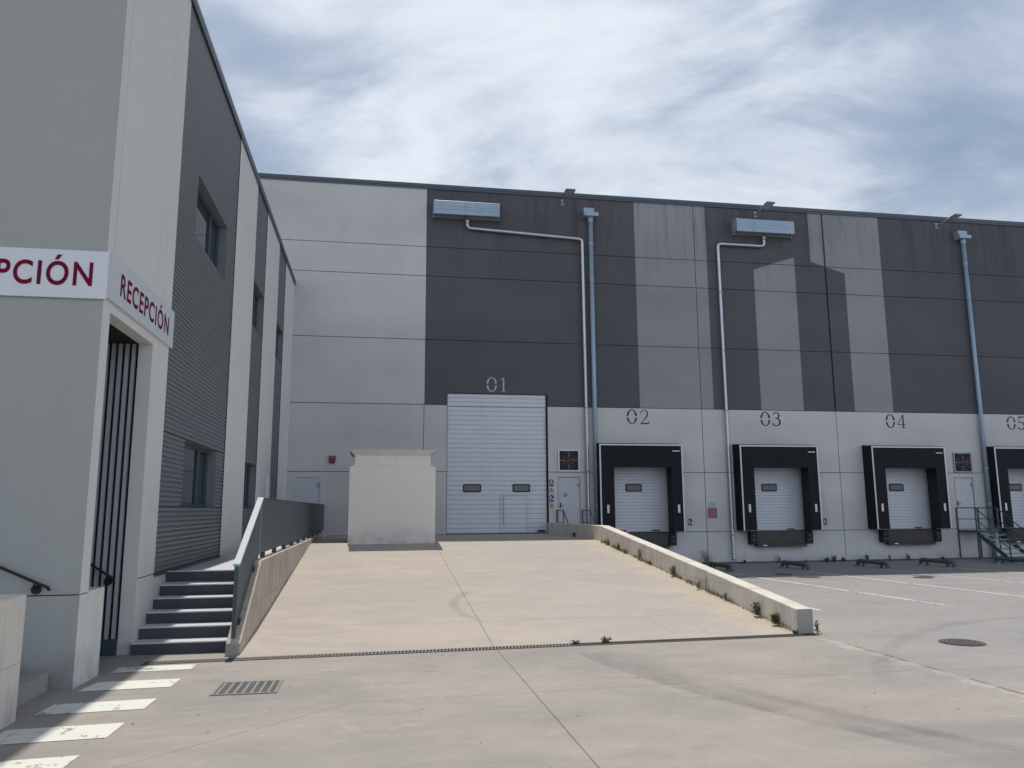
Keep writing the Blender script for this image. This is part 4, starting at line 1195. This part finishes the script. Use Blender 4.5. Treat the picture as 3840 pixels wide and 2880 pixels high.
single('notice', mb, 'galv', 'small framed pale notice above the faded pink sign', 'notice', (12.455, D, 2.16))
mb = MB().mat('faded_red').box(12.26, 12.63, D - .006, D - .001, 1.67, 2.05).mat('sign_white').mat('ink_pale')
single('fire_sign', MB().box(12.26, 12.63, D - .006, D - .001, 1.67, 2.05), 'faded_red', 'square faded pink sign on the wall between docks 02 and 03', 'sign', (12.44, D, 1.86))
mb = MB().mat('ink_pale').box(6.69, 6.85, D + .012, D + .021, 2.50, 2.66).mat('faded_red').box(6.70, 6.84, D + .006, D + .0115, 2.50, 2.53).box(6.80, 6.84, D + .006, D + .0115, 2.53, 2.63)
single('notice', mb, 'ink_pale', 'tiny red and white notice stuck on the side door by the big door', 'notice', (6.77, D, 2.58))
mb = MB().mat('sign_white').box(8.42, 8.86, D - .72, D - .70, 0.95, 1.35).mat('barrier_red').box(8.45, 8.83, D - .727, D - .721, 0.98, 1.31).mat('galv').box(8.50, 8.53, D - .70, D - .67, 0.0, 1.30).box(8.75, 8.78, D - .70, D - .67, 0.0, 1.30)
single('barrier_sign', mb, 'sign_white', 'red panel with white border peeking over the ramp wall at dock 02', 'sign', (8.64, D - .71, 0.95))
al = thing('alarm_siren', 'dark red fire alarm siren on the wall left of the cream hut', 'alarm', (-1.55, D, 3.8))
part('housing', MB().prism([(-1.66, 3.93), (-1.66, 3.73), (-1.60, 3.66), (-1.50, 3.66), (-1.44, 3.73), (-1.44, 3.93)], 'y', D - .10, D - .001), 'alarm_red', al, bevel=0.01)
part('flasher', MB().box(-1.62, -1.48, D - .125, D - .101, 3.84, 3.90), 'faded_red', al)

# ================================================================== WEEDS
random.seed(11)
def weed(x_, y_, z_, h, spread, nst, nlf, mat, label, lw=0.02):
    r = thing('weed', label, 'weed', (x_, y_, z_), 'weeds growing from cracks')
    ms, ml = MB(), MB()
    for s_ in range(nst):
        a = random.uniform(0, 2 * pi); l = h * random.uniform(.55, 1.0); sp = spread * random.uniform(.3, 1.0)
        b0 = Vector((x_ + random.uniform(-.3, .3) * spread, y_ + random.uniform(-.3, .3) * spread, z_))
        tip = b0 + Vector((cos(a) * sp, sin(a) * sp * .5, l))
        mid = b0.lerp(tip, .5) + Vector((0, 0, l * .12)); P_ = [b0, b0.lerp(mid, .5), mid, mid.lerp(tip, .5) + Vector((0, 0, l * .03)), tip]
        ms.tube(P_, [.005, .0045, .004, .003, .0015], 4)
        for k_ in range(nlf):
            t = random.uniform(.12, 1.0); i = min(3, int(t * 4)); p = P_[i].lerp(P_[i + 1], t * 4 - i)
            g_ = random.uniform(0, 2 * pi); e_ = random.uniform(-.2, .9); L_ = lw * random.uniform(1.2, 2.8)
            d_ = Vector((cos(g_) * cos(e_), sin(g_) * cos(e_), sin(e_))); w_ = d_.cross(Vector((random.uniform(-.4, .4), random.uniform(-.4, .4), 1))).normalized() * lw * random.uniform(.35, .7)
            ml.add([p, p + d_ * L_ * .5 + w_, p + d_ * L_, p + d_ * L_ * .5 - w_ + Vector((0, 0, -.004))], [(0, 1, 2, 3)])
    part('stem', ms, 'stem', r)
    part('leaves', ml, mat, r)
def RZ(y_): return min(1.18, 0.224 + (y_ - 10.72) * (1.18 - 0.224) / (21.2 - 10.72))
W = [
 (6.05, 11.45, None, .24, .10, 14, 16, 'leaf_green', 'bushy green weed at the foot of the sloping wall, nearest its low end', .026),
 (6.06, 12.05, None, .27, .09, 12, 16, 'leaf_green', 'second bushy green weed up the sloping wall from its low end', .026),
 (6.07, 13.25, None, .22, .07, 5, 6, 'leaf_dry', 'thin dry weed halfway along the foot of the sloping wall', .02),
 (6.03, 14.3, None, .20, .15, 8, 7, 'leaf_dry', 'pale dry tuft against the sloping wall below its middle', .022),
 (6.06, 14.0, None, .40, .10, 3, 6, 'leaf_dry', 'tall wispy dry stalk against the sloping wall', .018),
 (6.07, 15.65, None, .38, .12, 10, 14, 'leaf_green', 'upright green weed with tall stalk at the middle of the sloping wall', .024),
 (6.07, 17.1, None, .14, .10, 6, 8, 'leaf_dry', 'small dry tuft just above the middle of the sloping wall', .02),
 (6.07, 17.75, None, .42, .12, 9, 10, 'leaf_dry', 'tall dry weed on the upper half of the sloping wall', .022),
 (6.07, 18.8, None, .16, .10, 6, 9, 'leaf_dry', 'small olive weed third below the bend of the wall', .024),
 (6.07, 19.4, None, .24, .14, 9, 11, 'leaf_dry', 'olive weed second below the bend of the wall', .026),
 (6.07, 20.3, None, .24, .14, 9, 11, 'leaf_dry', 'olive weed nearest below the bend of the wall', .026),
 (6.06, 23.9, None, .26, .10, 7, 10, 'leaf_dark', 'dark weed in the shade by the level part of the ramp wall', .03),
 (6.42, 10.92, .22, .26, .08, 6, 9, 'leaf_green', 'thin weed right of the end of the sloping wall', .024),
 (6.05, 10.90, .22, .07, .08, 6, 9, 'leaf_dark', 'low dark weed at the corner where the sloping wall meets the drain', .02),
 (2.72, 10.74, .22, .09, .07, 8, 8, 'leaf_dark', 'small dark weed in the drain channel, left one', .022),
 (3.15, 10.76, .22, .13, .14, 14, 10, 'leaf_dark', 'dark spreading weed in the drain channel, right one', .024),
 (1.62, 23.0, 1.18, .55, .05, 6, 12, 'leaf_dark', 'dark weed beside the right side of the cream hut', .03),
 (12.05, D - .15, .0, .62, .28, 16, 9, 'leaf_dark', 'large wispy weed at the wall foot right of dock 02', .022),
 (13.55, D - .2, .0, .20, .12, 8, 12, 'leaf_dark', 'low weed beside the foot of the silver pipe', .03),
 (14.95, D - .15, .0, .45, .18, 8, 9, 'leaf_dark', 'upright weed at the wall foot below dock 03', .03),
 (15.95, D - .3, .0, .16, .06, 4, 6, 'leaf_dark', 'tiny weed at the wall foot right of dock 03 leveller', .028),
 (16.85, D - .25, .0, .22, .13, 8, 12, 'leaf_dark', 'low weed left of the panel joint between docks 03 and 04', .034),
 (17.15, D - .25, .0, .33, .12, 10, 13, 'leaf_dark', 'leafy weed, tallest left of the panel joint between docks 03 and 04', .036),
 (17.55, D - .25, .0, .24, .13, 9, 12, 'leaf_dark', 'round weed touching the panel joint between docks 03 and 04', .034),
 (18.6, D - .15, .0, .34, .10, 10, 12, 'leaf_dark', 'weed at the wall foot just left of dock 04', .032),
 (19.55, D - .15, .0, .36, .12, 12, 6, 'leaf_dark', 'grassy tuft at the wall foot below dock 04', .020),
 (20.35, D - .15, .0, .36, .08, 9, 13, 'leaf_dark', 'narrow weed at the wall foot below the right side of dock 04', .034),
 (21.85, D - .15, .0, .16, .10, 7, 10, 'leaf_dark', 'small weed at the wall foot left of the steel steps', .03),
]
for w_ in W:
    big_ = 0.55 if w_[1] < 10.9 and w_[0] < 4 else (0.72 if w_[0] < 6.2 else (0.9 if w_[3] > .5 else 0.72))
    w_ = (*w_[:3], w_[3] * big_, w_[4] * (1.0 if w_[1] < 10.9 else .9), *w_[5:9], w_[9] * (0.75 if big_ < .7 else .9))
    z_ = RZ(w_[1]) if w_[2] is None else max(w_[2], G(w_[1]) if w_[0] > 6.3 else w_[2])
    weed(w_[0], w_[1], z_, w_[3], w_[4], w_[5], w_[6], w_[7], w_[8], w_[9])

# wind-blown litter: leaves and grit, uncountable
random.seed(5)
mb = MB()
for i in range(420):
    if i < 150: x_, y_ = 6.08 - abs(random.gauss(0, .25)), random.uniform(10.95, 21)
    elif i < 190: x_, y_ = -1.66 + abs(random.gauss(0, .12)), random.uniform(10.9, 21)
    elif i < 250: x_, y_ = random.uniform(-2.9, 6.0), random.uniform(5.0, 10.4)
    elif i < 300: x_, y_ = random.uniform(-1.4, 5.8), random.uniform(11, 20)
    elif i < 330: x_, y_ = -3.05 + abs(random.gauss(0, .1)), random.uniform(8.0, 11.0)
    else: x_, y_ = random.uniform(6.6, 26), random.uniform(6, 27.5)
    on_r = RX0 < x_ < RX1 and y_ > 10.75
    z_ = (RZ(y_) if on_r else G(y_)) + .002
    s_ = random.uniform(.004, .016) if i >= 190 else random.uniform(.003, .012); a = random.uniform(0, pi)
    c_, q = cos(a) * s_, sin(a) * s_
    mb.add([(x_ - c_, y_ - q, z_), (x_ + q * .5, y_ - c_ * .5, z_), (x_ + c_, y_ + q, z_ + s_ * .3), (x_ - q * .5, y_ + c_ * .5, z_ + s_ * .25)], [(0, 1, 2, 3)])
o = link('litter', mb, 'litter', None, (0, 0, 0)); o['kind'] = 'stuff'
o['label'] = 'scattered dry leaves and grit on the concrete'; o['category'] = 'litter'

# low dry growth along the foot of the sloping wall
random.seed(21)
mb = MB()
for i in range(1500):
    y_ = random.uniform(11.0, 20.9)
    dens_ = 0.35 + 0.65 * (sin(y_ * 2.1) * sin(y_ * 5.3 + 1.0) > 0.0)
    if random.random() > dens_: continue
    x_ = 6.095 - abs(random.gauss(0, .035)); z_ = RZ(y_)
    h_ = random.uniform(.015, .06) * (1.5 if dens_ > .9 else .8); a = random.uniform(0, 2 * pi); l_ = random.uniform(.2, .8) * h_
    w_ = random.uniform(.003, .008); cx_, sx_ = cos(a), sin(a)
    mb.mat(random.choice(['leaf_dry', 'leaf_dry', 'leaf_dry', 'leaf_dry', 'leaf_green', 'stem']))
    mb.add([(x_ - sx_ * w_, y_ + cx_ * w_, z_), (x_ + sx_ * w_, y_ - cx_ * w_, z_), (min(x_ + cx_ * l_, 6.097), y_ + sx_ * l_, z_ + h_)], [(0, 1, 2)])
o = link('ground_cover', mb, None, None, (0, 0, 0)); o['kind'] = 'stuff'
o['label'] = 'low dry growth along the foot of the sloping ramp wall'; o['category'] = 'ground cover'
